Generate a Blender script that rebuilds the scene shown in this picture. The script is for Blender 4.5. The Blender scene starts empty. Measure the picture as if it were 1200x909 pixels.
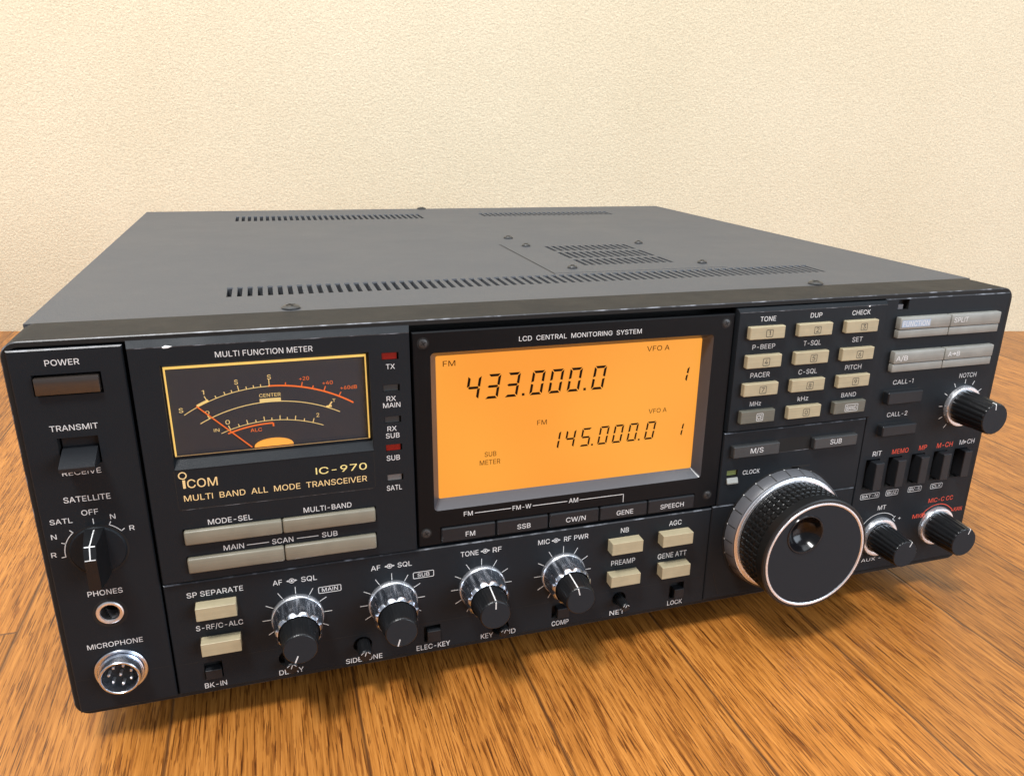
import bpy, bmesh, math, random
from mathutils import Vector, Matrix
random.seed(7)
S = 0.001                         # everything below is in millimetres, measured on the front panel
BX, BY, BZ = 212.5, 194.0, -15.0  # base centre of the radio: x along the front, y to the back, z up
scene = bpy.context.scene
def W(x, y, z): return Vector(((x-BX)*S, (y-BY)*S, (z-BZ)*S))

# ------------------------------------------------------------------ camera
cam = bpy.data.cameras.new('camera'); camo = bpy.data.objects.new('camera', cam)
scene.collection.objects.link(camo)
r0 = Vector((0.94809863, -0.31724444, 0.02156288)); r1 = Vector((-0.08860583, -0.32871146, -0.94026474)); r2 = Vector((0.30538173, 0.88955311, -0.3397606))
M = Matrix((( r0[0], -r1[0], -r2[0]), (r0[1], -r1[1], -r2[1]), (r0[2], -r1[2], -r2[2]))).to_4x4()
M.translation = W(85.3734, -292.6532, 218.4426)
camo.matrix_world = M
cam.sensor_width = 36; cam.lens = 943.306*36/1200
cam.shift_x = (600-635.817)/1200; cam.shift_y = (482.115-454.5)/1200
cam.clip_start = 0.01; cam.clip_end = 50
scene.camera = camo

# ------------------------------------------------------------------ light
w = bpy.data.worlds.new('World'); scene.world = w; w.use_nodes = True
w.node_tree.nodes['Background'].inputs[0].default_value = (0.80, 0.83, 0.90, 1)
w.node_tree.nodes['Background'].inputs[1].default_value = 0.36
def area(name, loc, target, size, sizey, power, col):
    l = bpy.data.lights.new(name, 'AREA'); l.shape = 'RECTANGLE'; l.size = size; l.size_y = sizey; l.energy = power; l.color = col
    o = bpy.data.objects.new(name, l); scene.collection.objects.link(o); o.location = loc
    o.rotation_euler = (Vector(target)-Vector(loc)).to_track_quat('-Z', 'Y').to_euler(); return o
area('ceiling_lamp', (-0.50, -0.70, 1.55), (0.0, 0.0, 0.05), 0.30, 0.30, 27, (1.0, 0.98, 0.96))
area('ceiling_bounce', (0.1, 0.1, 2.1), (0.1, 0.1, 0.0), 2.4, 1.8, 42, (0.90, 0.95, 1.0))
area('window_light', (-1.15, 0.30, 0.85), (0.1, 0.1, 0.1), 0.8, 0.8, 10, (0.93, 0.97, 1.0))
area('room_light', (1.25, -1.5, 0.75), (0.1, 0.0, 0.1), 1.4, 1.1, 32, (0.77, 0.88, 1.0))
scene.view_settings.view_transform = 'Standard'; scene.view_settings.look = 'None'
scene.view_settings.exposure = 0; scene.view_settings.gamma = 1

# ------------------------------------------------------------------ materials
def mat(name, col, rough=0.5, metal=0.0, bump=0.0, bscale=2500, spec=0.5, emit=None, estr=1.0, coat=0.0, rvar=0.0):
    m = bpy.data.materials.new(name); m.use_nodes = True; nt = m.node_tree; b = nt.nodes['Principled BSDF']
    b.inputs['Base Color'].default_value = (*col, 1); b.inputs['Roughness'].default_value = rough
    b.inputs['Metallic'].default_value = metal; b.inputs['Specular IOR Level'].default_value = spec
    b.inputs['Coat Weight'].default_value = coat
    if emit: b.inputs['Emission Color'].default_value = (*emit, 1); b.inputs['Emission Strength'].default_value = estr
    if bump or rvar:
        tc = nt.nodes.new('ShaderNodeNewGeometry')
    if bump:
        n = nt.nodes.new('ShaderNodeTexNoise'); n.inputs['Scale'].default_value = bscale; n.inputs['Detail'].default_value = 3
        bp = nt.nodes.new('ShaderNodeBump'); bp.inputs['Strength'].default_value = bump; bp.inputs['Distance'].default_value = 0.0003
        nt.links.new(tc.outputs['Position'], n.inputs['Vector']); nt.links.new(n.outputs['Fac'], bp.inputs['Height']); nt.links.new(bp.outputs[0], b.inputs['Normal'])
    if rvar:
        n2 = nt.nodes.new('ShaderNodeTexNoise'); n2.inputs['Scale'].default_value = 45; n2.inputs['Detail'].default_value = 6; n2.inputs['Roughness'].default_value = 0.65
        mr = nt.nodes.new('ShaderNodeMapRange'); mr.inputs['From Min'].default_value = 0.3; mr.inputs['From Max'].default_value = 0.7
        mr.inputs['To Min'].default_value = rough-rvar; mr.inputs['To Max'].default_value = rough+rvar
        nt.links.new(tc.outputs['Position'], n2.inputs['Vector']); nt.links.new(n2.outputs['Fac'], mr.inputs['Value']); nt.links.new(mr.outputs[0], b.inputs['Roughness'])
    return m
PANEL = mat('black_panel_plastic', (0.0110, 0.0139, 0.0172), 0.46, bump=0.25, bscale=3500, rvar=0.08, spec=0.17)
LCDP = mat('glossy_black_plate', (0.0055, 0.0060, 0.0070), 0.36, rvar=0.05, spec=0.14)
LIP = mat('satin_black_bezel', (0.016, 0.0155, 0.015), 0.58, bump=0.15, bscale=3000, rvar=0.06, spec=0.18)
SILL = mat('black_bezel_sheen', (0.046, 0.050, 0.060), 0.36, rvar=0.04, spec=0.8)  # same black plastic; paler bluish base paints in the ceiling's reflection
TRIM = mat('bright_trim', (0.84, 0.86, 0.90), 0.26, 0.85)
DIMPLE = mat('polished_black', (0.005, 0.005, 0.006), 0.18, spec=0.4)
DARKSCREW = mat('black_screw', (0.03, 0.03, 0.03), 0.4)
BLACK = mat('dark_recess', (0.004, 0.004, 0.004), 0.7)  # near-black paints in the darkness inside slots, wells and gaps
KNOB = mat('black_knob_plastic', (0.008, 0.0085, 0.0095), 0.30, rvar=0.05, spec=0.4)
RUB = mat('black_rubber', (0.006, 0.006, 0.006), 0.40)
FACE = mat('dial_face', (0.020, 0.0235, 0.028), 0.50, bump=0.15, bscale=4000, spec=0.13)
CHROME = mat('chrome', (0.74, 0.79, 0.88), 0.24, 1.0)
SATIN = mat('satin_aluminium', (0.88, 0.89, 0.92), 0.32, 0.92)
STEEL = mat('dark_steel', (0.30, 0.30, 0.31), 0.35, 1.0)
GREYRING = mat('grey_scale_ring', (0.105, 0.108, 0.118), 0.38, bump=0.1)
WHITE = mat('white_ink', (0.64, 0.64, 0.63), 0.6)
RED = mat('red_ink', (0.70, 0.070, 0.03), 0.6)
INK = mat('black_ink', (0.02, 0.018, 0.015), 0.6)
GOLD = mat('pale_gold_ink', (0.80, 0.58, 0.27), 0.45)
GOLD2 = mat('yellow_gold_ink', (0.86, 0.72, 0.28), 0.45)
BLUEBOX = mat('pale_blue_ink', (0.33, 0.40, 0.50), 0.6)
CHIP = mat('bare_chip', (0.75, 0.75, 0.75), 0.6)
REDLAMP = mat('red_lamp_lens', (0.22, 0.006, 0.006), 0.3, emit=(0.5, 0.01, 0.008), estr=0.04)
DARKLAMP = mat('dark_lamp_lens', (0.030, 0.042, 0.048), 0.3)
GREYLAMP = mat('grey_lamp_lens', (0.16, 0.16, 0.16), 0.4)
GREENLAMP = mat('olive_lamp_lens', (0.16, 0.20, 0.065), 0.35)
LCD = mat('orange_backlit_screen', (0.02, 0.01, 0.0), 0.35, spec=0.2, emit=(1.0, 0.375, 0.048), estr=0.97)
def backlight():
    nt = LCD.node_tree; b = nt.nodes['Principled BSDF']; L = nt.links.new; g = nt.nodes.new('ShaderNodeNewGeometry')
    n = nt.nodes.new('ShaderNodeTexNoise'); n.inputs['Scale'].default_value = 14; n.inputs['Detail'].default_value = 1
    r = nt.nodes.new('ShaderNodeValToRGB'); r.color_ramp.elements[0].position = 0.35; r.color_ramp.elements[0].color = (0.99, 0.345, 0.046, 1); r.color_ramp.elements[1].position = 0.65; r.color_ramp.elements[1].color = (1.0, 0.410, 0.058, 1)
    L(g.outputs['Position'], n.inputs['Vector']); L(n.outputs['Fac'], r.inputs[0]); L(r.outputs[0], b.inputs['Emission Color'])
backlight()
SEG = mat('screen_segment_black', (0.012, 0.004, 0.0), 0.5, spec=0.1)
SEGB = mat('screen_small_legend', (0.09, 0.028, 0.003), 0.6, spec=0.1)
GLOWY = mat('meter_yellow_light', (0.5, 0.35, 0.1), 0.5, emit=(1.0, 0.62, 0.15), estr=0.78)
GLOWP = mat('meter_pale_light', (0.5, 0.4, 0.2), 0.5, emit=(0.95, 0.66, 0.22), estr=0.62)
GLOWO = mat('meter_orange_light', (0.5, 0.1, 0.02), 0.5, emit=(0.95, 0.18, 0.03), estr=0.62)
GLOWH = mat('meter_hub_light', (0.5, 0.2, 0.05), 0.5, emit=(1.0, 0.42, 0.06), estr=0.85)
METER = mat('meter_dial_face', (0.056, 0.068, 0.084), 0.5, rvar=0.06, spec=0.3)

def brushed(name, col, axis=0, rough=0.4, amt=0.10):
    m = mat(name, col, rough); nt = m.node_tree; b = nt.nodes['Principled BSDF']
    g = nt.nodes.new('ShaderNodeNewGeometry'); mp = nt.nodes.new('ShaderNodeMapping')
    s = [9000, 9000, 9000]; s[axis] = 120
    mp.inputs['Scale'].default_value = s
    n = nt.nodes.new('ShaderNodeTexNoise'); n.inputs['Scale'].default_value = 0.25; n.inputs['Detail'].default_value = 3
    n2 = nt.nodes.new('ShaderNodeTexNoise'); n2.inputs['Scale'].default_value = 160; n2.inputs['Detail'].default_value = 4
    ad = nt.nodes.new('ShaderNodeMath'); ad.operation = 'ADD'
    mr = nt.nodes.new('ShaderNodeMapRange'); mr.inputs['From Min'].default_value = 0.7; mr.inputs['From Max'].default_value = 1.3
    mr.inputs['To Min'].default_value = 1-amt; mr.inputs['To Max'].default_value = 1+amt
    mx = nt.nodes.new('ShaderNodeVectorMath'); mx.operation = 'SCALE'; mx.inputs[0].default_value = col
    L = nt.links.new
    L(g.outputs['Position'], mp.inputs[0]); L(mp.outputs[0], n.inputs['Vector']); L(g.outputs['Position'], n2.inputs['Vector'])
    L(n.outputs['Fac'], ad.inputs[0]); L(n2.outputs['Fac'], ad.inputs[1]); L(ad.outputs[0], mr.inputs['Value'])
    L(mr.outputs[0], mx.inputs['Scale']); L(mx.outputs[0], b.inputs['Base Color'])
    return m
BEIGE = brushed('beige_key_plastic', (0.395, 0.338, 0.215), 0, 0.40, 0.10)
TAUPE = brushed('taupe_key_plastic', (0.200, 0.183, 0.138), 0, 0.40, 0.12)
GREYKEY = brushed('grey_key_plastic', (0.25, 0.25, 0.225), 0, 0.40, 0.14)
OLIVEKEY = brushed('dark_olive_key_plastic', (0.115, 0.112, 0.088), 0, 0.40, 0.10)
DARKKEY = brushed('charcoal_key_plastic', (0.036, 0.038, 0.039), 0, 0.42, 0.10)
BLACKKEY = mat('black_key_plastic', (0.013, 0.0145, 0.017), 0.40, bump=0.1, spec=0.3)
POWERKEY = mat('smoky_power_key', (0.034, 0.027, 0.023), 0.14, spec=0.9)

def worn_edge():  # edge wear, with the pale broken highlight lines of the edges painted in
    m = mat('worn_highlit_edge', (0.02, 0.02, 0.022), 0.4); nt = m.node_tree; b = nt.nodes['Principled BSDF']; L = nt.links.new
    g = nt.nodes.new('ShaderNodeNewGeometry'); n = nt.nodes.new('ShaderNodeTexNoise'); n.inputs['Scale'].default_value = 170; n.inputs['Detail'].default_value = 5
    r = nt.nodes.new('ShaderNodeValToRGB'); r.color_ramp.elements[0].position = 0.50; r.color_ramp.elements[0].color = (0.03, 0.031, 0.035, 1)
    r.color_ramp.elements[1].position = 0.66; r.color_ramp.elements[1].color = (0.20, 0.21, 0.235, 1)
    L(g.outputs['Position'], n.inputs['Vector']); L(n.outputs['Fac'], r.inputs[0]); L(r.outputs[0], b.inputs['Base Color'])
    return m
EDGE = worn_edge()

def cover_mat():
    m = mat('grey_black_enamel', (0.05, 0.05, 0.051), 0.5); nt = m.node_tree; b = nt.nodes['Principled BSDF']; L = nt.links.new
    g = nt.nodes.new('ShaderNodeNewGeometry')
    n = nt.nodes.new('ShaderNodeTexNoise'); n.inputs['Scale'].default_value = 14; n.inputs['Detail'].default_value = 7; n.inputs['Roughness'].default_value = 0.6
    r = nt.nodes.new('ShaderNodeMapRange'); r.inputs['From Min'].default_value = 0.3; r.inputs['From Max'].default_value = 0.7; r.inputs['To Min'].default_value = 0.50; r.inputs['To Max'].default_value = 0.60; b.inputs['Specular IOR Level'].default_value = 0.35
    n3 = nt.nodes.new('ShaderNodeTexNoise'); n3.inputs['Scale'].default_value = 1400; n3.inputs['Detail'].default_value = 2
    cr = nt.nodes.new('ShaderNodeValToRGB'); cr.color_ramp.elements[0].color = (0.054, 0.058, 0.065, 1); cr.color_ramp.elements[1].color = (0.073, 0.077, 0.085, 1)
    bp = nt.nodes.new('ShaderNodeBump'); bp.inputs['Strength'].default_value = 0.30; bp.inputs['Distance'].default_value = 0.0002
    L(g.outputs['Position'], n.inputs['Vector']); L(n.outputs['Fac'], r.inputs['Value']); L(r.outputs[0], b.inputs['Roughness'])
    L(g.outputs['Position'], n3.inputs['Vector']); L(n3.outputs['Fac'], cr.inputs[0]); L(cr.outputs[0], b.inputs['Base Color'])
    L(n3.outputs['Fac'], bp.inputs['Height']); L(bp.outputs[0], b.inputs['Normal'])
    return m
COVER = cover_mat()

def glass_mat():
    m = bpy.data.materials.new('clear_window'); m.use_nodes = True; nt = m.node_tree; nt.nodes.clear(); L = nt.links.new
    o = nt.nodes.new('ShaderNodeOutputMaterial'); t = nt.nodes.new('ShaderNodeBsdfTransparent'); g = nt.nodes.new('ShaderNodeBsdfGlossy'); g.inputs['Roughness'].default_value = 0.06
    f = nt.nodes.new('ShaderNodeFresnel'); f.inputs['IOR'].default_value = 1.25; x = nt.nodes.new('ShaderNodeMixShader')
    L(f.outputs[0], x.inputs[0]); L(t.outputs[0], x.inputs[1]); L(g.outputs[0], x.inputs[2]); L(x.outputs[0], o.inputs['Surface'])
    return m
GLASS = glass_mat()

# ------------------------------------------------------------------ mesh builder
class MB:
    def __init__(s): s.v = []; s.f = []; s.m = []; s.mats = []
    def mi(s, m):
        if m not in s.mats: s.mats.append(m)
        return s.mats.index(m)
    def add(s, vs, fs, m):
        o = len(s.v); s.v += [tuple(v) for v in vs]; k = s.mi(m)
        for f in fs: s.f.append([o+i for i in f]); s.m.append(k)
    def box(s, x0, x1, y0, y1, z0, z1, m, bev=0.0, seg=1):
        bm = bmesh.new()
        bmesh.ops.create_cube(bm, size=1, matrix=Matrix.LocRotScale(Vector(((x0+x1)/2, (y0+y1)/2, (z0+z1)/2)), None, Vector((x1-x0, y1-y0, z1-z0))))
        if bev: bmesh.ops.bevel(bm, geom=bm.edges[:], offset=bev, segments=seg, affect='EDGES', profile=0.5)
        bm.verts.index_update(); s.add([v.co for v in bm.verts], [[v.index for v in f.verts] for f in bm.faces], m); bm.free()
    def quad(s, a, b, c, d, m): s.add([a, b, c, d], [(0, 1, 2, 3)], m)
    def lathe(s, cx, cz, prof, m, n=64, rf=None, cap0=False, cap1=False):
        vs = []
        for k, (y, r) in enumerate(prof):
            for i in range(n):
                t = 2*math.pi*i/n; rr = rf(t, k, r) if rf else r
                vs.append((cx+rr*math.sin(t), y, cz+rr*math.cos(t)))
        fs = []
        for k in range(len(prof)-1):
            for i in range(n):
                j = (i+1) % n; fs.append((k*n+i, k*n+j, (k+1)*n+j, (k+1)*n+i))
        if cap0: fs.append(tuple(range(n)))
        if cap1: fs.append(tuple((len(prof)-1)*n+i for i in reversed(range(n))))
        s.add(vs, fs, m)
    def disc(s, cx, cz, r, y, m, n=48): s.lathe(cx, cz, [(y, r), (y-0.02, r)], m, n, cap1=True)
    def bar(s, x0, z0, x1, z1, wd, y, m, th=0.05):   # flat printed line in the panel plane
        d = Vector((x1-x0, z1-z0)); d.normalize(); nx, nz = -d[1]*wd/2, d[0]*wd/2
        p = [(x0+nx, z0+nz), (x1+nx, z1+nz), (x1-nx, z1-nz), (x0-nx, z0-nz)]
        s.prism(p, y-th, y, m)
    def prism(s, pts, y0, y1, m):                     # polygon in x,z extruded along y
        n = len(pts); vs = [(x, y0, z) for x, z in pts]+[(x, y1, z) for x, z in pts]
        s.add(vs, [tuple(range(n)), tuple(reversed(range(n, 2*n)))]+[(i, i+n, (i+1) % n+n, (i+1) % n) for i in range(n)], m)
    def xprism(s, pts, x0, x1, m):                    # polygon in y,z extruded along x
        n = len(pts); vs = [(x0, y, z) for y, z in pts]+[(x1, y, z) for y, z in pts]
        s.add(vs, [tuple(range(n)), tuple(reversed(range(n, 2*n)))]+[(i, i+n, (i+1) % n+n, (i+1) % n) for i in range(n)], m)
    def arc(s, cx, cz, r, a0, a1, wd, y, m, n=24, th=0.05):   # angles in degrees clockwise from 12 o'clock
        for i in range(n):
            t0 = math.radians(a0+(a1-a0)*i/n); t1 = math.radians(a0+(a1-a0)*(i+1)/n); p = []
            for t, rr in ((t0, r-wd/2), (t1, r-wd/2), (t1, r+wd/2), (t0, r+wd/2)): p.append((cx+rr*math.sin(t), y-th, cz+rr*math.cos(t)))
            s.quad(*p, m)
    def rring(s, x0, x1, z0, z1, rad, wd, y, m, seg=5, th=0.05):   # printed rounded rectangle outline
        o = rrect(x0, x1, z0, z1, rad, seg); i = rrect(x0+wd, x1-wd, z0+wd, z1-wd, max(rad-wd, 0.05), seg); n = len(o)
        for k in range(n):
            j = (k+1) % n; s.quad((o[k][0], y-th, o[k][1]), (o[j][0], y-th, o[j][1]), (i[j][0], y-th, i[j][1]), (i[k][0], y-th, i[k][1]), m)
    def text(s, body, x0, x1, zb, h, y, m, bold=0.014, shear=0.0):
        vs, fs = text_mesh(body, bold); xa = min(v[0] for v in vs); xb = max(v[0] for v in vs)
        sx = (x1-x0)/(xb-xa)
        s.add([(x0+(v[0]-xa)*sx+shear*v[1]*h/CAPH, y-0.04, zb+v[1]*h/CAPH) for v in vs], fs, m)

def rrect(x0, x1, z0, z1, r, seg=6):
    p = []
    for cx, cz, a in ((x1-r, z1-r, 0), (x0+r, z1-r, 90), (x0+r, z0+r, 180), (x1-r, z0+r, 270)):
        for k in range(seg+1):
            t = math.radians(a+90*k/seg); p.append((cx+r*math.cos(t), cz+r*math.sin(t)))
    return p

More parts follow.
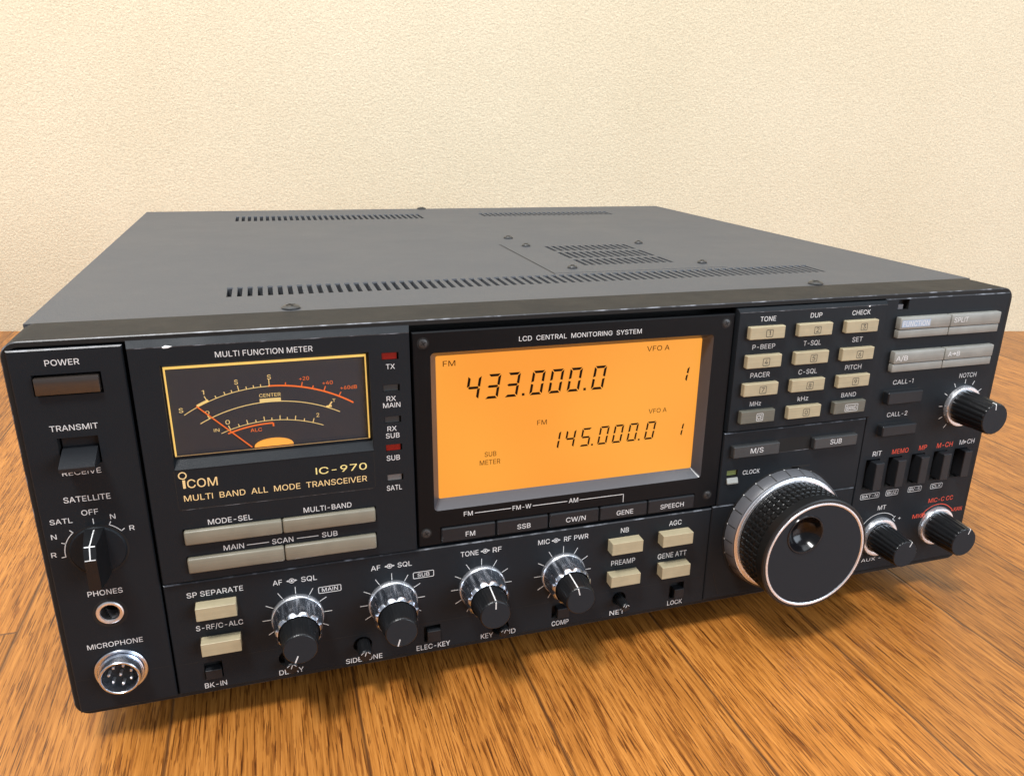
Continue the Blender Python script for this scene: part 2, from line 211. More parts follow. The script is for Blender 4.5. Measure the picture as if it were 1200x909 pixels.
# letter shapes of the panel printing: advance, outline points and faces, cap height = 200
import json
GLYPH = json.loads('{"A":[189,[78,201,7,7,6,-1,35,-1,54,55,135,55,154,-1,183,-1,110,201,93,174,126,79,62,79,86,147],[[7,8,9],[9,8,0],[9,0,1],[7,9,10],[12,9,1],[11,12,1],[7,10,5],[5,10,11],[5,11,4],[4,11,1],[7,5,6],[3,4,1],[3,1,2]]],"B":[179,[23,201,23,-1,104,-1,122,1,139,7,158,24,165,46,164,70,159,82,144,98,127,104,145,114,154,126,157,136,157,156,151,175,137,190,117,199,101,201,50,90,99,90,109,89,121,84,129,78,137,65,138,49,136,41,129,32,114,25,50,23,50,113,50,177,109,175,122,168,129,158,130,137,124,126,114,118,95,113],[[17,18,0],[17,0,31],[31,0,1],[16,17,31],[15,16,31],[15,31,32],[30,31,1],[14,15,32],[14,32,33],[14,33,34],[14,34,35],[13,14,35],[13,35,36],[12,13,36],[11,12,36],[11,36,37],[11,37,38],[10,11,38],[10,38,30],[10,30,19],[19,30,1],[9,10,19],[8,9,21],[21,9,20],[20,9,19],[29,19,1],[8,21,22],[8,22,23],[7,8,23],[7,23,24],[6,7,24],[6,24,25],[6,25,26],[5,6,26],[5,26,27],[5,27,28],[5,28,29],[4,5,29],[4,29,1],[3,4,1],[2,3,1]]],"C":[201,[150,193,121,203,103,204,80,201,57,191,38,174,26,156,18,133,15,108,17,72,21,58,26,44,38,26,57,9,79,-1,103,-4,121,-3,146,5,159,13,171,25,183,46,187,64,159,64,152,45,133,28,114,22,88,24,74,30,59,43,50,57,44,75,42,108,44,125,50,143,63,161,83,174,101,178,126,175,138,169,149,159,157,146,159,136,187,136,178,165,171,175],[[1,2,3],[0,1,3],[0,3,4],[44,0,4],[44,4,36],[36,4,5],[44,36,37],[35,36,5],[43,44,37],[43,37,38],[34,35,5],[34,5,6],[43,38,39],[42,43,39],[33,34,6],[42,39,40],[33,6,7],[42,40,41],[32,33,7],[32,7,8],[31,32,8],[30,31,8],[30,8,9],[29,30,9],[29,9,10],[20,21,22],[20,22,23],[29,10,11],[28,29,11],[19,20,23],[19,23,24],[28,11,12],[27,28,12],[26,27,12],[19,24,25],[26,12,13],[18,19,25],[25,26,13],[18,25,13],[17,18,13],[17,13,14],[16,17,14],[16,14,15]]],"D":[197,[23,-1,92,-1,116,2,145,15,160,28,171,44,181,79,182,112,180,131,170,158,159,174,142,188,118,198,94,201,23,201,50,23,50,177,105,175,126,167,141,153,148,142,154,123,155,85,147,57,140,46,129,36,108,26,84,23],[[12,13,14],[12,14,16],[16,14,0],[11,12,16],[10,11,16],[10,16,17],[15,16,0],[10,17,18],[9,10,18],[9,18,19],[8,9,19],[8,19,20],[8,20,21],[7,8,21],[7,21,22],[6,7,22],[6,22,23],[5,6,23],[5,23,24],[5,24,25],[4,5,25],[4,25,26],[3,4,26],[3,26,27],[3,27,15],[3,15,0],[2,3,0],[1,2,0]]],"E":[165,[149,-1,149,23,50,23,50,89,141,89,141,113,50,113,50,177,147,177,147,201,23,201,23,-1],[[8,9,10],[8,10,7],[7,10,11],[6,7,11],[4,5,6],[4,6,3],[3,6,11],[2,3,11],[0,1,2],[0,2,11]]],"F":[161,[23,-1,50,-1,50,86,137,86,137,110,50,110,50,177,146,177,146,201,23,201],[[7,8,9],[7,9,6],[6,9,0],[5,6,0],[3,4,5],[3,5,2],[2,5,0],[1,2,0]]],"G":[205,[121,203,102,204,79,201,58,192,39,176,27,158,17,129,15,108,17,71,25,46,40,23,57,9,79,-1,108,-4,131,-1,151,7,166,18,177,32,187,57,189,102,110,102,110,77,162,77,156,51,147,38,137,30,120,23,101,22,81,27,62,40,50,57,44,75,42,92,44,125,55,151,72,169,87,176,100,178,122,176,132,172,147,160,155,148,159,136,187,136,184,152,170,176,151,192],[[0,1,2],[46,0,2],[46,2,3],[45,46,3],[45,3,37],[37,3,4],[45,37,38],[36,37,4],[44,45,38],[44,38,39],[35,36,4],[35,4,5],[44,39,40],[34,35,5],[44,40,41],[34,5,6],[43,44,41],[33,34,6],[43,41,42],[33,6,7],[32,33,7],[32,7,8],[18,19,22],[22,19,20],[22,20,21],[31,32,8],[18,22,23],[30,31,8],[30,8,9],[17,18,23],[29,30,9],[17,23,24],[29,9,10],[28,29,10],[17,24,25],[16,17,25],[16,25,26],[27,28,10],[16,26,27],[27,10,11],[16,27,11],[15,16,11],[15,11,12],[14,15,12],[13,14,12]]],"H":[203,[181,-1,181,201,153,201,153,115,50,115,50,201,23,201,23,-1,50,-1,50,90,153,90,153,-1],[[0,1,2],[0,2,3],[4,5,6],[4,6,7],[0,3,10],[10,3,4],[10,4,9],[9,4,7],[0,10,11],[8,9,7]]],"I":[64,[20,0,44,0,44,200,20,200],[[0,1,2,3]]],"K":[183,[177,-1,176,4,98,112,98,115,167,187,177,198,177,201,141,201,70,124,51,100,50,201,23,201,23,-1,50,-1,50,65,77,94,145,-1],[[5,6,7],[5,7,8],[9,10,11],[9,11,12],[4,5,8],[3,4,8],[3,8,9],[2,3,9],[1,2,15],[15,2,9],[15,9,14],[14,9,12],[1,15,16],[13,14,12],[0,1,16]]],"L":[154,[23,201,23,-1,143,-1,143,23,50,23,50,201],[[4,5,0],[4,0,1],[2,3,4],[2,4,1]]],"M":[247,[224,201,186,201,136,72,124,34,112,71,61,201,23,201,23,-1,49,-1,48,163,111,-1,136,-1,198,163,197,-1,224,-1],[[14,0,12],[12,0,1],[12,1,2],[4,5,6],[4,6,9],[9,6,7],[14,12,13],[11,12,2],[4,9,10],[8,9,7],[11,2,3],[3,4,10],[11,3,10]]],"N":[206,[23,201,23,-1,50,-1,49,162,149,1,151,-1,183,-1,183,201,156,201,157,37,56,200],[[6,7,8],[6,8,9],[10,0,3],[3,0,1],[9,10,3],[9,3,4],[2,3,1],[6,9,4],[6,4,5]]],"O":[210,[79,-1,103,-4,123,-2,153,9,171,25,183,43,192,68,195,96,194,115,192,132,184,155,166,180,153,191,130,201,107,204,87,202,57,191,36,171,26,156,18,133,15,92,18,67,26,44,45,19,57,9,109,178,122,176,136,170,150,158,160,142,166,124,168,94,166,76,160,58,150,42,136,30,122,24,101,22,88,24,74,30,59,43,50,57,44,75,42,108,44,125,50,143,60,158,74,170,83,174],[[13,14,15],[13,15,16],[12,13,16],[11,12,16],[11,16,25],[25,16,17],[10,11,26],[26,11,25],[48,25,17],[10,26,27],[47,48,17],[47,17,18],[10,27,28],[46,47,18],[10,28,29],[45,46,18],[45,18,19],[9,10,29],[44,45,19],[9,29,30],[44,19,20],[8,9,30],[43,44,20],[8,30,31],[7,8,31],[42,43,20],[6,7,31],[6,31,32],[42,20,21],[6,32,33],[41,42,21],[5,6,33],[41,21,22],[5,33,34],[40,41,22],[40,22,23],[4,5,34],[39,40,23],[4,34,35],[4,35,36],[38,39,23],[3,4,36],[3,36,37],[37,38,23],[3,37,23],[3,23,24],[2,3,24],[2,24,0],[2,0,1]]],"P":[175,[23,-1,50,-1,50,72,116,74,132,80,144,89,154,102,161,125,160,156,154,171,146,182,132,193,116,199,99,201,23,201,50,96,50,177,103,176,113,173,125,165,134,145,134,128,129,114,121,105,103,97],[[12,13,14],[12,14,16],[16,14,0],[11,12,16],[10,11,16],[9,10,17],[17,10,16],[15,16,0],[9,17,18],[9,18,19],[8,9,19],[8,19,20],[7,8,20],[7,20,21],[7,21,22],[6,7,22],[6,22,23],[6,23,24],[5,6,24],[5,24,15],[5,15,2],[2,15,0],[4,5,2],[3,4,2],[1,2,0]]],"Q":[210,[185,-20,183,-14,160,15,171,25,183,43,192,68,195,96,193,125,183,157,171,175,153,191,130,201,107,204,87,202,57,191,36,171,26,156,18,133,15,92,18,67,26,44,45,19,57,9,79,-1,107,-4,130,-1,140,3,156,-20,101,178,122,176,136,170,150,158,160,142,166,124,168,106,166,76,160,58,145,38,142,39,124,64,95,64,95,61,123,26,122,24,109,22,83,26,74,30,59,43,50,57,44,75,42,92,44,125,50,143,60,158,74,170,88,176],[[11,12,13],[11,13,14],[10,11,14],[9,10,14],[9,14,28],[28,14,15],[9,28,29],[55,28,15],[9,29,30],[54,55,15],[8,9,30],[54,15,16],[8,30,31],[53,54,16],[8,31,32],[52,53,16],[7,8,32],[52,16,17],[51,52,17],[7,32,33],[51,17,18],[6,7,33],[50,51,18],[6,33,34],[6,34,35],[5,6,35],[49,50,18],[49,18,19],[5,35,36],[48,49,19],[4,5,36],[48,19,20],[38,39,40],[38,40,41],[38,41,42],[4,36,37],[47,48,20],[47,20,21],[3,4,37],[46,47,21],[37,38,42],[3,37,42],[45,46,21],[3,42,43],[44,45,21],[2,3,43],[2,43,44],[2,44,21],[2,21,22],[1,2,26],[26,2,22],[26,22,23],[1,26,27],[25,26,23],[24,25,23],[0,1,27]]],"R":[177,[23,201,23,-1,50,-1,50,77,96,77,136,1,138,-1,169,-1,165,10,125,81,147,95,154,104,160,119,161,153,154,173,136,191,116,199,99,201,50,177,105,176,124,167,133,152,135,139,134,128,127,114,117,106,105,102,50,101],[[16,17,0],[16,0,18],[18,0,1],[15,16,18],[14,15,19],[19,15,18],[27,18,1],[14,19,20],[13,14,20],[13,20,21],[12,13,21],[12,21,22],[12,22,23],[12,23,24],[11,12,24],[11,24,25],[11,25,26],[10,11,26],[10,26,27],[10,27,3],[3,27,1],[9,10,3],[8,9,4],[4,9,3],[8,4,5],[2,3,1],[7,8,5],[7,5,6]]],"S":[176,[110,202,86,204,68,202,53,197,36,186,28,177,21,162,19,145,22,129,33,112,54,99,113,81,124,75,134,62,133,44,122,30,111,24,89,20,76,21,56,29,45,42,42,55,14,55,17,36,24,22,44,5,66,-3,100,-4,129,3,143,12,153,23,160,39,162,53,160,70,149,89,124,105,77,118,59,126,52,132,47,141,47,155,51,163,62,173,81,179,102,178,117,172,127,162,131,148,158,148,156,165,150,177,139,189,126,197],[[0,1,2],[52,0,2],[52,2,3],[51,52,3],[51,3,4],[50,51,4],[50,4,43],[43,4,5],[50,43,44],[42,43,5],[50,44,45],[49,50,45],[42,5,6],[41,42,6],[49,45,46],[48,49,46],[40,41,6],[48,46,47],[40,6,7],[39,40,7],[39,7,8],[38,39,8],[37,38,8],[37,8,9],[36,37,9],[35,36,9],[35,9,10],[34,35,10],[34,10,11],[33,34,11],[33,11,12],[33,12,13],[32,33,13],[32,13,14],[20,21,22],[20,22,23],[31,32,14],[31,14,15],[19,20,23],[30,31,15],[19,23,24],[30,15,16],[18,19,24],[30,16,17],[29,30,17],[18,24,25],[17,18,25],[29,17,25],[28,29,25],[28,25,26],[27,28,26]]],"T":[176,[102,-1,102,177,165,177,165,201,11,201,11,177,75,177,75,-1],[[2,3,4],[2,4,5],[1,2,5],[0,1,6],[6,1,5],[0,6,7]]],"U":[203,[181,201,153,201,153,64,149,49,143,39,130,28,118,23,103,21,86,23,73,28,62,37,55,47,50,66,50,201,23,201,24,52,32,30,46,14,57,6,84,-3,110,-4,126,-2,145,5,159,15,172,31,179,49,181,65],[[26,0,1],[26,1,2],[12,13,14],[12,14,15],[11,12,15],[25,26,2],[25,2,3],[11,15,16],[24,25,3],[24,3,4],[10,11,16],[24,4,5],[9,10,16],[23,24,5],[9,16,17],[23,5,6],[8,9,17],[23,6,7],[7,8,17],[23,7,17],[22,23,17],[22,17,18],[22,18,19],[21,22,19],[20,21,19]]],"V":[189,[183,201,154,201,95,26,35,200,6,201,7,193,79,-1,111,0],[[7,0,1],[7,1,2],[3,4,5],[2,3,5],[2,5,6],[7,2,6]]],"W":[270,[264,201,236,201,200,62,194,31,150,201,119,201,76,32,34,200,6,201,7,191,60,-1,92,-1,126,124,134,164,177,1,178,-1,210,-1],[[16,0,1],[16,1,2],[3,4,5],[3,5,13],[13,5,6],[7,8,9],[6,7,9],[6,9,10],[3,13,14],[12,13,6],[11,12,6],[16,2,3],[11,6,10],[16,3,14],[16,14,15]]],"X":[186,[6,-1,37,-1,93,82,149,-1,180,-1,170,17,110,102,171,190,176,201,145,201,102,138,94,122,42,201,11,201,12,196,77,102,6,2],[[7,8,9],[7,9,10],[11,12,13],[11,13,14],[11,14,15],[6,7,10],[6,10,11],[6,11,15],[5,6,15],[5,15,2],[2,15,16],[5,2,3],[1,2,16],[4,5,3],[1,16,0]]],"Y":[186,[79,-1,106,-1,106,81,177,193,180,201,148,201,107,134,94,107,92,107,84,125,38,200,6,201,9,192,79,82],[[3,4,5],[3,5,6],[10,11,12],[9,10,12],[2,3,6],[9,12,13],[2,6,7],[8,9,13],[2,7,8],[2,8,13],[2,13,0],[1,2,0]]],"Z":[172,[15,201,15,177,124,177,16,21,15,-1,158,-1,158,23,48,23,156,178,157,201],[[8,9,0],[8,0,1],[7,8,2],[2,8,1],[7,2,3],[5,6,7],[5,7,3],[5,3,4]]],"0":[178,[87,204,65,200,50,192,36,177,26,157,20,133,18,89,20,66,25,46,36,23,50,8,67,-1,91,-4,111,-1,121,4,128,8,143,24,152,42,158,66,160,113,153,154,142,177,128,192,111,201,83,179,103,177,114,170,121,161,129,143,134,111,133,76,123,42,111,28,94,21,75,23,62,33,49,57,45,76,44,108,49,143,62,167,75,177],[[23,0,1],[22,23,1],[22,1,2],[21,22,2],[21,2,24],[24,2,3],[21,24,25],[41,24,3],[20,21,25],[20,25,26],[40,41,3],[40,3,4],[20,26,27],[39,40,4],[20,27,28],[39,4,5],[19,20,28],[19,28,29],[38,39,5],[38,5,6],[18,19,29],[18,29,30],[37,38,6],[37,6,7],[18,30,31],[36,37,7],[17,18,31],[36,7,8],[35,36,8],[35,8,9],[16,17,31],[16,31,32],[34,35,9],[16,32,33],[15,16,33],[33,34,9],[33,9,10],[15,33,10],[14,15,10],[14,10,11],[13,14,11],[12,13,11]]],"1":[92,[8,152,8,176,46,201,66,201,66,0,42,0,42,172],[[0,1,6],[1,2,6],[2,3,6],[3,4,6],[4,5,6]]],"2":[178,[24,-1,154,-1,154,23,62,23,126,91,147,123,151,142,148,166,143,177,134,188,121,197,107,202,91,204,70,202,54,196,43,188,31,172,26,158,25,141,51,141,52,153,58,166,70,176,87,180,98,179,114,171,123,158,125,143,122,130,110,111,24,20],[[11,12,13],[10,11,13],[10,13,14],[9,10,14],[9,14,15],[8,9,15],[8,15,23],[23,15,16],[8,23,24],[22,23,16],[8,24,25],[7,8,25],[21,22,16],[21,16,17],[7,25,26],[6,7,26],[20,21,17],[6,26,27],[20,17,18],[19,20,18],[6,27,28],[5,6,28],[5,28,29],[4,5,29],[4,29,30],[3,4,30],[1,2,3],[1,3,30],[1,30,0]]],"3":[178,[26,201,26,177,112,177,61,120,61,96,96,95,115,86,121,80,127,68,128,51,123,37,115,29,95,21,76,21,58,28,49,37,44,53,16,53,19,35,26,22,38,10,55,1,88,-4,107,-2,121,3,137,13,151,33,155,49,154,73,147,89,135,102,119,111,90,116,147,179,147,201],[[33,34,0],[33,0,1],[32,33,2],[2,33,1],[32,2,3],[32,3,4],[31,32,4],[30,31,4],[29,30,5],[5,30,4],[29,5,6],[28,29,6],[28,6,7],[28,7,8],[27,28,8],[27,8,9],[15,16,17],[15,17,18],[27,9,10],[26,27,10],[26,10,11],[14,15,18],[14,18,19],[25,26,11],[25,11,12],[13,14,19],[13,19,20],[25,12,13],[25,13,20],[24,25,20],[24,20,21],[23,24,21],[23,21,22]]],"4":[178,[123,201,95,200,15,65,15,40,110,40,110,-1,136,-1,136,40,163,40,163,65,136,65,136,126,110,126,110,65,44,66,118,189],[[15,0,1],[15,1,2],[14,15,2],[10,11,12],[10,12,13],[13,14,2],[8,9,10],[8,10,13],[8,13,2],[8,2,3],[7,8,3],[6,7,4],[4,7,3],[6,4,5]]],"5":[178,[145,201,37,201,36,199,25,98,53,96,67,105,82,108,96,107,108,102,118,93,126,78,128,66,127,53,119,36,108,26,93,21,79,21,61,29,54,37,49,52,23,52,25,35,31,23,43,10,56,2,84,-4,106,-2,123,5,134,13,148,32,153,45,154,79,145,103,132,118,118,127,98,132,76,131,54,121,60,177,145,177],[[39,0,1],[39,1,2],[39,2,38],[38,2,3],[37,38,3],[34,35,36],[34,36,37],[33,34,37],[33,37,3],[32,33,7],[7,33,6],[6,33,3],[5,6,3],[32,7,8],[4,5,3],[31,32,8],[31,8,9],[31,9,10],[30,31,10],[30,10,11],[30,11,12],[30,12,13],[18,19,20],[18,20,21],[29,30,13],[17,18,21],[29,13,14],[17,21,22],[28,29,14],[16,17,22],[28,14,15],[16,22,23],[28,15,16],[28,16,23],[27,28,23],[27,23,24],[26,27,24],[26,24,25]]],"6":[178,[127,201,98,201,96,199,38,112,25,79,25,49,32,28,42,14,54,5,70,-2,92,-4,108,-2,123,4,136,14,143,23,152,42,154,57,152,82,140,105,126,117,111,123,82,124,74,121,127,197,99,21,79,21,68,26,60,33,51,51,51,73,56,85,66,96,78,102,94,103,109,98,119,89,127,72,127,52,122,39,110,26],[[23,0,1],[23,1,2],[23,2,3],[22,23,3],[20,21,22],[19,20,22],[19,22,3],[18,19,3],[18,3,33],[33,3,32],[32,3,4],[17,18,34],[34,18,33],[31,32,4],[17,34,35],[30,31,4],[17,35,36],[29,30,4],[16,17,36],[29,4,5],[28,29,5],[16,36,37],[15,16,37],[15,37,38],[27,28,5],[27,5,6],[14,15,38],[14,38,39],[26,27,6],[26,6,7],[14,39,24],[25,26,7],[13,14,24],[13,24,25],[13,25,7],[12,13,7],[12,7,8],[12,8,9],[11,12,9],[10,11,9]]],"7":[178,[37,-1,67,0,155,175,155,201,23,201,23,177,126,177],[[2,3,4],[2,4,6],[6,4,5],[2,6,0],[1,2,0]]],"8":[178,[92,204,70,202,58,198,45,190,33,176,27,157,29,132,35,120,46,109,57,104,48,102,38,96,29,86,21,69,19,55,21,37,28,23,39,11,58,1,86,-4,110,-2,126,3,140,12,150,23,156,35,159,52,157,69,148,87,132,101,121,104,133,110,142,119,149,133,151,155,147,171,135,188,122,197,108,202,47,47,47,62,52,74,67,87,80,91,97,91,112,86,125,75,131,60,130,44,126,36,116,27,101,21,88,20,67,24,51,37,124,155,124,141,119,129,112,122,100,116,84,115,72,118,61,126,54,139,54,156,58,165,64,172,79,179,99,179,109,175,120,165],[[37,0,1],[36,37,1],[36,1,2],[36,2,3],[35,36,3],[35,3,4],[34,35,67],[67,35,66],[66,35,4],[34,67,68],[65,66,4],[65,4,5],[34,68,69],[64,65,5],[33,34,69],[33,69,54],[63,64,5],[63,5,6],[62,63,6],[32,33,54],[32,54,55],[32,55,56],[61,62,6],[31,32,56],[61,6,7],[31,56,57],[60,61,7],[31,57,58],[60,7,8],[30,31,58],[59,60,8],[30,58,59],[30,59,8],[29,30,8],[29,8,9],[28,29,9],[28,9,10],[28,10,11],[27,28,11],[27,11,43],[43,11,42],[42,11,12],[27,43,44],[41,42,12],[26,27,44],[40,41,12],[26,44,45],[40,12,13],[26,45,46],[39,40,13],[25,26,46],[39,13,14],[38,39,14],[25,46,47],[38,14,15],[24,25,47],[53,38,15],[24,47,48],[52,53,15],[52,15,16],[24,48,49],[23,24,49],[23,49,50],[51,52,16],[22,23,50],[51,16,17],[22,50,51],[22,51,17],[21,22,17],[21,17,18],[20,21,18],[20,18,19]]],"9":[178,[51,-1,81,0,135,80,148,105,152,118,154,141,152,156,146,172,132,189,108,202,86,204,70,202,55,196,41,185,32,173,26,158,24,144,26,118,31,105,43,90,52,83,67,77,96,76,105,80,55,9,78,98,65,105,55,117,51,128,51,148,56,161,68,174,79,179,99,179,110,174,122,161,127,148,127,128,122,115,109,102,94,97],[[9,10,11],[8,9,11],[8,11,12],[8,12,13],[7,8,33],[33,8,13],[33,13,32],[32,13,14],[7,33,34],[31,32,14],[7,34,35],[30,31,14],[30,14,15],[6,7,35],[6,35,36],[29,30,15],[29,15,16],[5,6,36],[5,36,37],[28,29,16],[28,16,17],[4,5,37],[4,37,38],[27,28,17],[3,4,38],[27,17,18],[26,27,18],[3,38,39],[2,3,39],[25,26,18],[25,18,19],[2,39,40],[40,25,19],[2,40,19],[2,19,20],[2,20,23],[23,20,21],[1,2,23],[1,23,24],[22,23,21],[1,24,0]]],"-":[178,[44,73,133,73,133,97,44,97],[[1,2,3],[1,3,0]]],"/":[98,[5,-31,29,-31,30,-29,93,210,69,210,68,208],[[2,3,4],[2,4,5],[2,5,0],[1,2,0]]],"+":[178,[77,12,101,12,101,67,155,67,155,90,101,90,101,144,77,144,77,90,23,90,23,67,77,67],[[5,6,7],[5,7,8],[3,4,5],[3,5,8],[3,8,9],[3,9,10],[2,3,10],[1,2,11],[11,2,10],[1,11,0]]],"d":[167,[147,201,121,201,121,128,107,144,98,149,71,152,58,150,40,141,30,132,20,116,14,97,12,76,14,51,18,38,30,16,40,7,57,-2,70,-4,95,-2,108,5,121,22,122,-1,147,-1,93,21,74,20,57,27,45,43,40,59,39,82,43,101,49,113,58,122,68,127,81,129,93,127,103,122,115,107,120,92,121,62,117,46,112,36,102,26],[[22,0,1],[22,1,2],[4,5,6],[4,6,7],[3,4,7],[2,3,7],[2,7,8],[2,8,33],[33,8,32],[32,8,9],[2,33,34],[22,2,37],[37,2,36],[36,2,35],[35,2,34],[31,32,9],[30,31,9],[30,9,10],[29,30,10],[28,29,10],[28,10,11],[22,37,38],[27,28,11],[27,11,12],[22,38,39],[26,27,12],[26,12,13],[22,39,40],[25,26,13],[25,13,14],[22,40,20],[20,40,41],[24,25,14],[20,41,23],[22,20,21],[19,20,23],[19,23,24],[19,24,14],[19,14,15],[19,15,16],[18,19,16],[17,18,16]]],"k":[150,[20,201,20,-1,46,-1,46,55,60,68,114,-1,147,-1,145,5,81,84,142,147,142,150,110,150,46,84,46,201],[[12,13,0],[12,0,1],[9,10,11],[9,11,12],[8,9,12],[7,8,12],[7,12,4],[4,12,3],[3,12,1],[7,4,5],[2,3,1],[6,7,5]]],"z":[150,[15,-1,134,-1,134,23,51,23,131,127,132,150,18,150,18,126,98,125,15,19],[[4,5,6],[4,6,7],[3,4,8],[8,4,7],[3,8,9],[1,2,3],[1,3,9],[1,9,0]]]," ":[74,[],[]]}')
CAPH = 200.0
def text_mesh(body, bold):
    vs, fs, x = [], [], 0
    for ch in body:
        adv, p, f = GLYPH[ch]; o = len(vs); vs += [(x+p[i], p[i+1]) for i in range(0, len(p), 2)]; fs += [tuple(o+k for k in q) for q in f]; x += adv
    return vs, fs

origin = {}; made = {}
def build(name, mb, parent, smooth=30, bevel=0.0):
    xs = list(zip(*mb.v)); c = Vector([(min(a)+max(a))/2 for a in xs])
    me = bpy.data.meshes.new(name); fill(me, mb, c, smooth)
    o = bpy.data.objects.new(name, me); scene.collection.objects.link(o)
    base = W(*c)
    if parent is not None: o.parent = parent; o.location = base-origin[parent.name]
    else: o.location = base
    origin[o.name] = base; made[o.name] = (mb, smooth, c)
    return o
def fill(me, mb, c, smooth):
    me.clear_geometry(); me.materials.clear()
    me.from_pydata([((v[0]-c[0])*S, (v[1]-c[1])*S, (v[2]-c[2])*S) for v in mb.v], [], mb.f)
    for m in mb.mats: me.materials.append(m)
    for p, k in zip(me.polygons, mb.m): p.material_index = k
    bm = bmesh.new(); bm.from_mesh(me); bmesh.ops.remove_doubles(bm, verts=bm.verts, dist=0.000002); bmesh.ops.recalc_face_normals(bm, faces=bm.faces); bm.to_mesh(me); bm.free()
    if smooth:
        me.polygons.foreach_set('use_smooth', [True]*len(me.polygons)); me.set_sharp_from_angle(angle=math.radians(smooth))
def imprint(o, mb):
    """printing, hairlines and chips belong to the surface they are on"""
    a, smooth, c = made[o.name]; n = len(a.v); a.v += mb.v
    for f, k in zip(mb.f, mb.m): a.f.append([n+i for i in f]); a.m.append(a.mi(mb.mats[k]))
    fill(o.data, a, c, smooth)

def gridface(mb, u0, u1, v0, v1, holes, P, m, mw, mf, circ=()):
    """flat plate with rectangular and round wells; P(u,v,depth) gives the point"""
    sq = [(cu-r-0.3, cu+r+0.3, cv-r-0.3, cv+r+0.3) for cu, cv, r, d in circ]
    allh = [h[:4] for h in holes]+sq
    us = sorted({u0, u1} | {a for h in allh for a in h[:2]}); vs = sorted({v0, v1} | {a for h in allh for a in h[2:4]})
    for i in range(len(us)-1):
        for j in range(len(vs)-1):
            cu, cv = (us[i]+us[i+1])/2, (vs[j]+vs[j+1])/2
            if any(h[0] < cu < h[1] and h[2] < cv < h[3] for h in allh): continue
            mb.quad(P(us[i], vs[j], 0), P(us[i+1], vs[j], 0), P(us[i+1], vs[j+1], 0), P(us[i], vs[j+1], 0), m)
    for a, b, c, d, dep in holes:
        cs = [(a, c), (b, c), (b, d), (a, d)]
        for k in range(4):
            p, q = cs[k], cs[(k+1) % 4]; mb.quad(P(*p, 0), P(*q, 0), P(*q, dep), P(*p, dep), mw)
        if mf: mb.quad(*[P(*p, dep) for p in cs], mf)
    for (cu, cv, r, dep), h in zip(circ, sq):
        n = 32; cs = [(h[1], h[3]), (h[0], h[3]), (h[0], h[2]), (h[1], h[2])]
        a = [(cu+r*math.cos(2*math.pi*(i+0.0)/n), cv+r*math.sin(2*math.pi*i/n)) for i in range(n)]
        for i in range(n):
            q = i*4//n; mb.add([P(*cs[q], 0), P(*a[i], 0), P(*a[(i+1) % n], 0)], [(0, 1, 2)], m)
            mb.quad(P(*a[i], 0), P(*a[(i+1) % n], 0), P(*a[(i+1) % n], dep), P(*a[i], dep), mw)
        for q in range(4):
            k = ((q+1)*n//4) % n; mb.add([P(*cs[q], 0), P(*a[k], 0), P(*cs[(q+1) % 4], 0)], [(0, 1, 2)], m)
        mb.add([P(*p, dep) for p in a], [tuple(range(n))], mf or BLACK)

def plate(name, x0, x1, z0, z1, y, yb, holes, parent, m=PANEL, ch=0.45, top=None, circ=(), em=EDGE):
    """raised panel section: chamfered edges, optional deep sloping top (rise, run)"""
    mb = MB(); P = lambda u, v, d: (u, y+d, v)
    gridface(mb, x0+ch, x1-ch, z0+ch, z1-(ch if not top else 0), holes, P, m, BLACK, BLACK, circ)
    zi = z1-(ch if not top else 0); zt = z1 if not top else z1+top[0]; yt = y+ch if not top else y+top[1]
    a = [(x0+ch, y, z0+ch), (x1-ch, y, z0+ch), (x1-ch, y, zi), (x0+ch, y, zi)]
    b = [(x0, y+ch, z0), (x1, y+ch, z0), (x1, yt, zt), (x0, yt, zt)]
    c = [(x0, yb, z0), (x1, yb, z0), (x1, yb, zt), (x0, yb, zt)]
    for k in range(4):
        j = (k+1) % 4; mb.quad(a[k], a[j], b[j], b[k], m if (top and k == 2) else (em if k == 2 else m)); mb.quad(b[k], b[j], c[j], c[k], m)
    if top: mb.box(x0+ch, x1-ch, y-0.03, y+0.12, zi-0.16, zi+0.10, em)
    return build(name, mb, parent, 25)

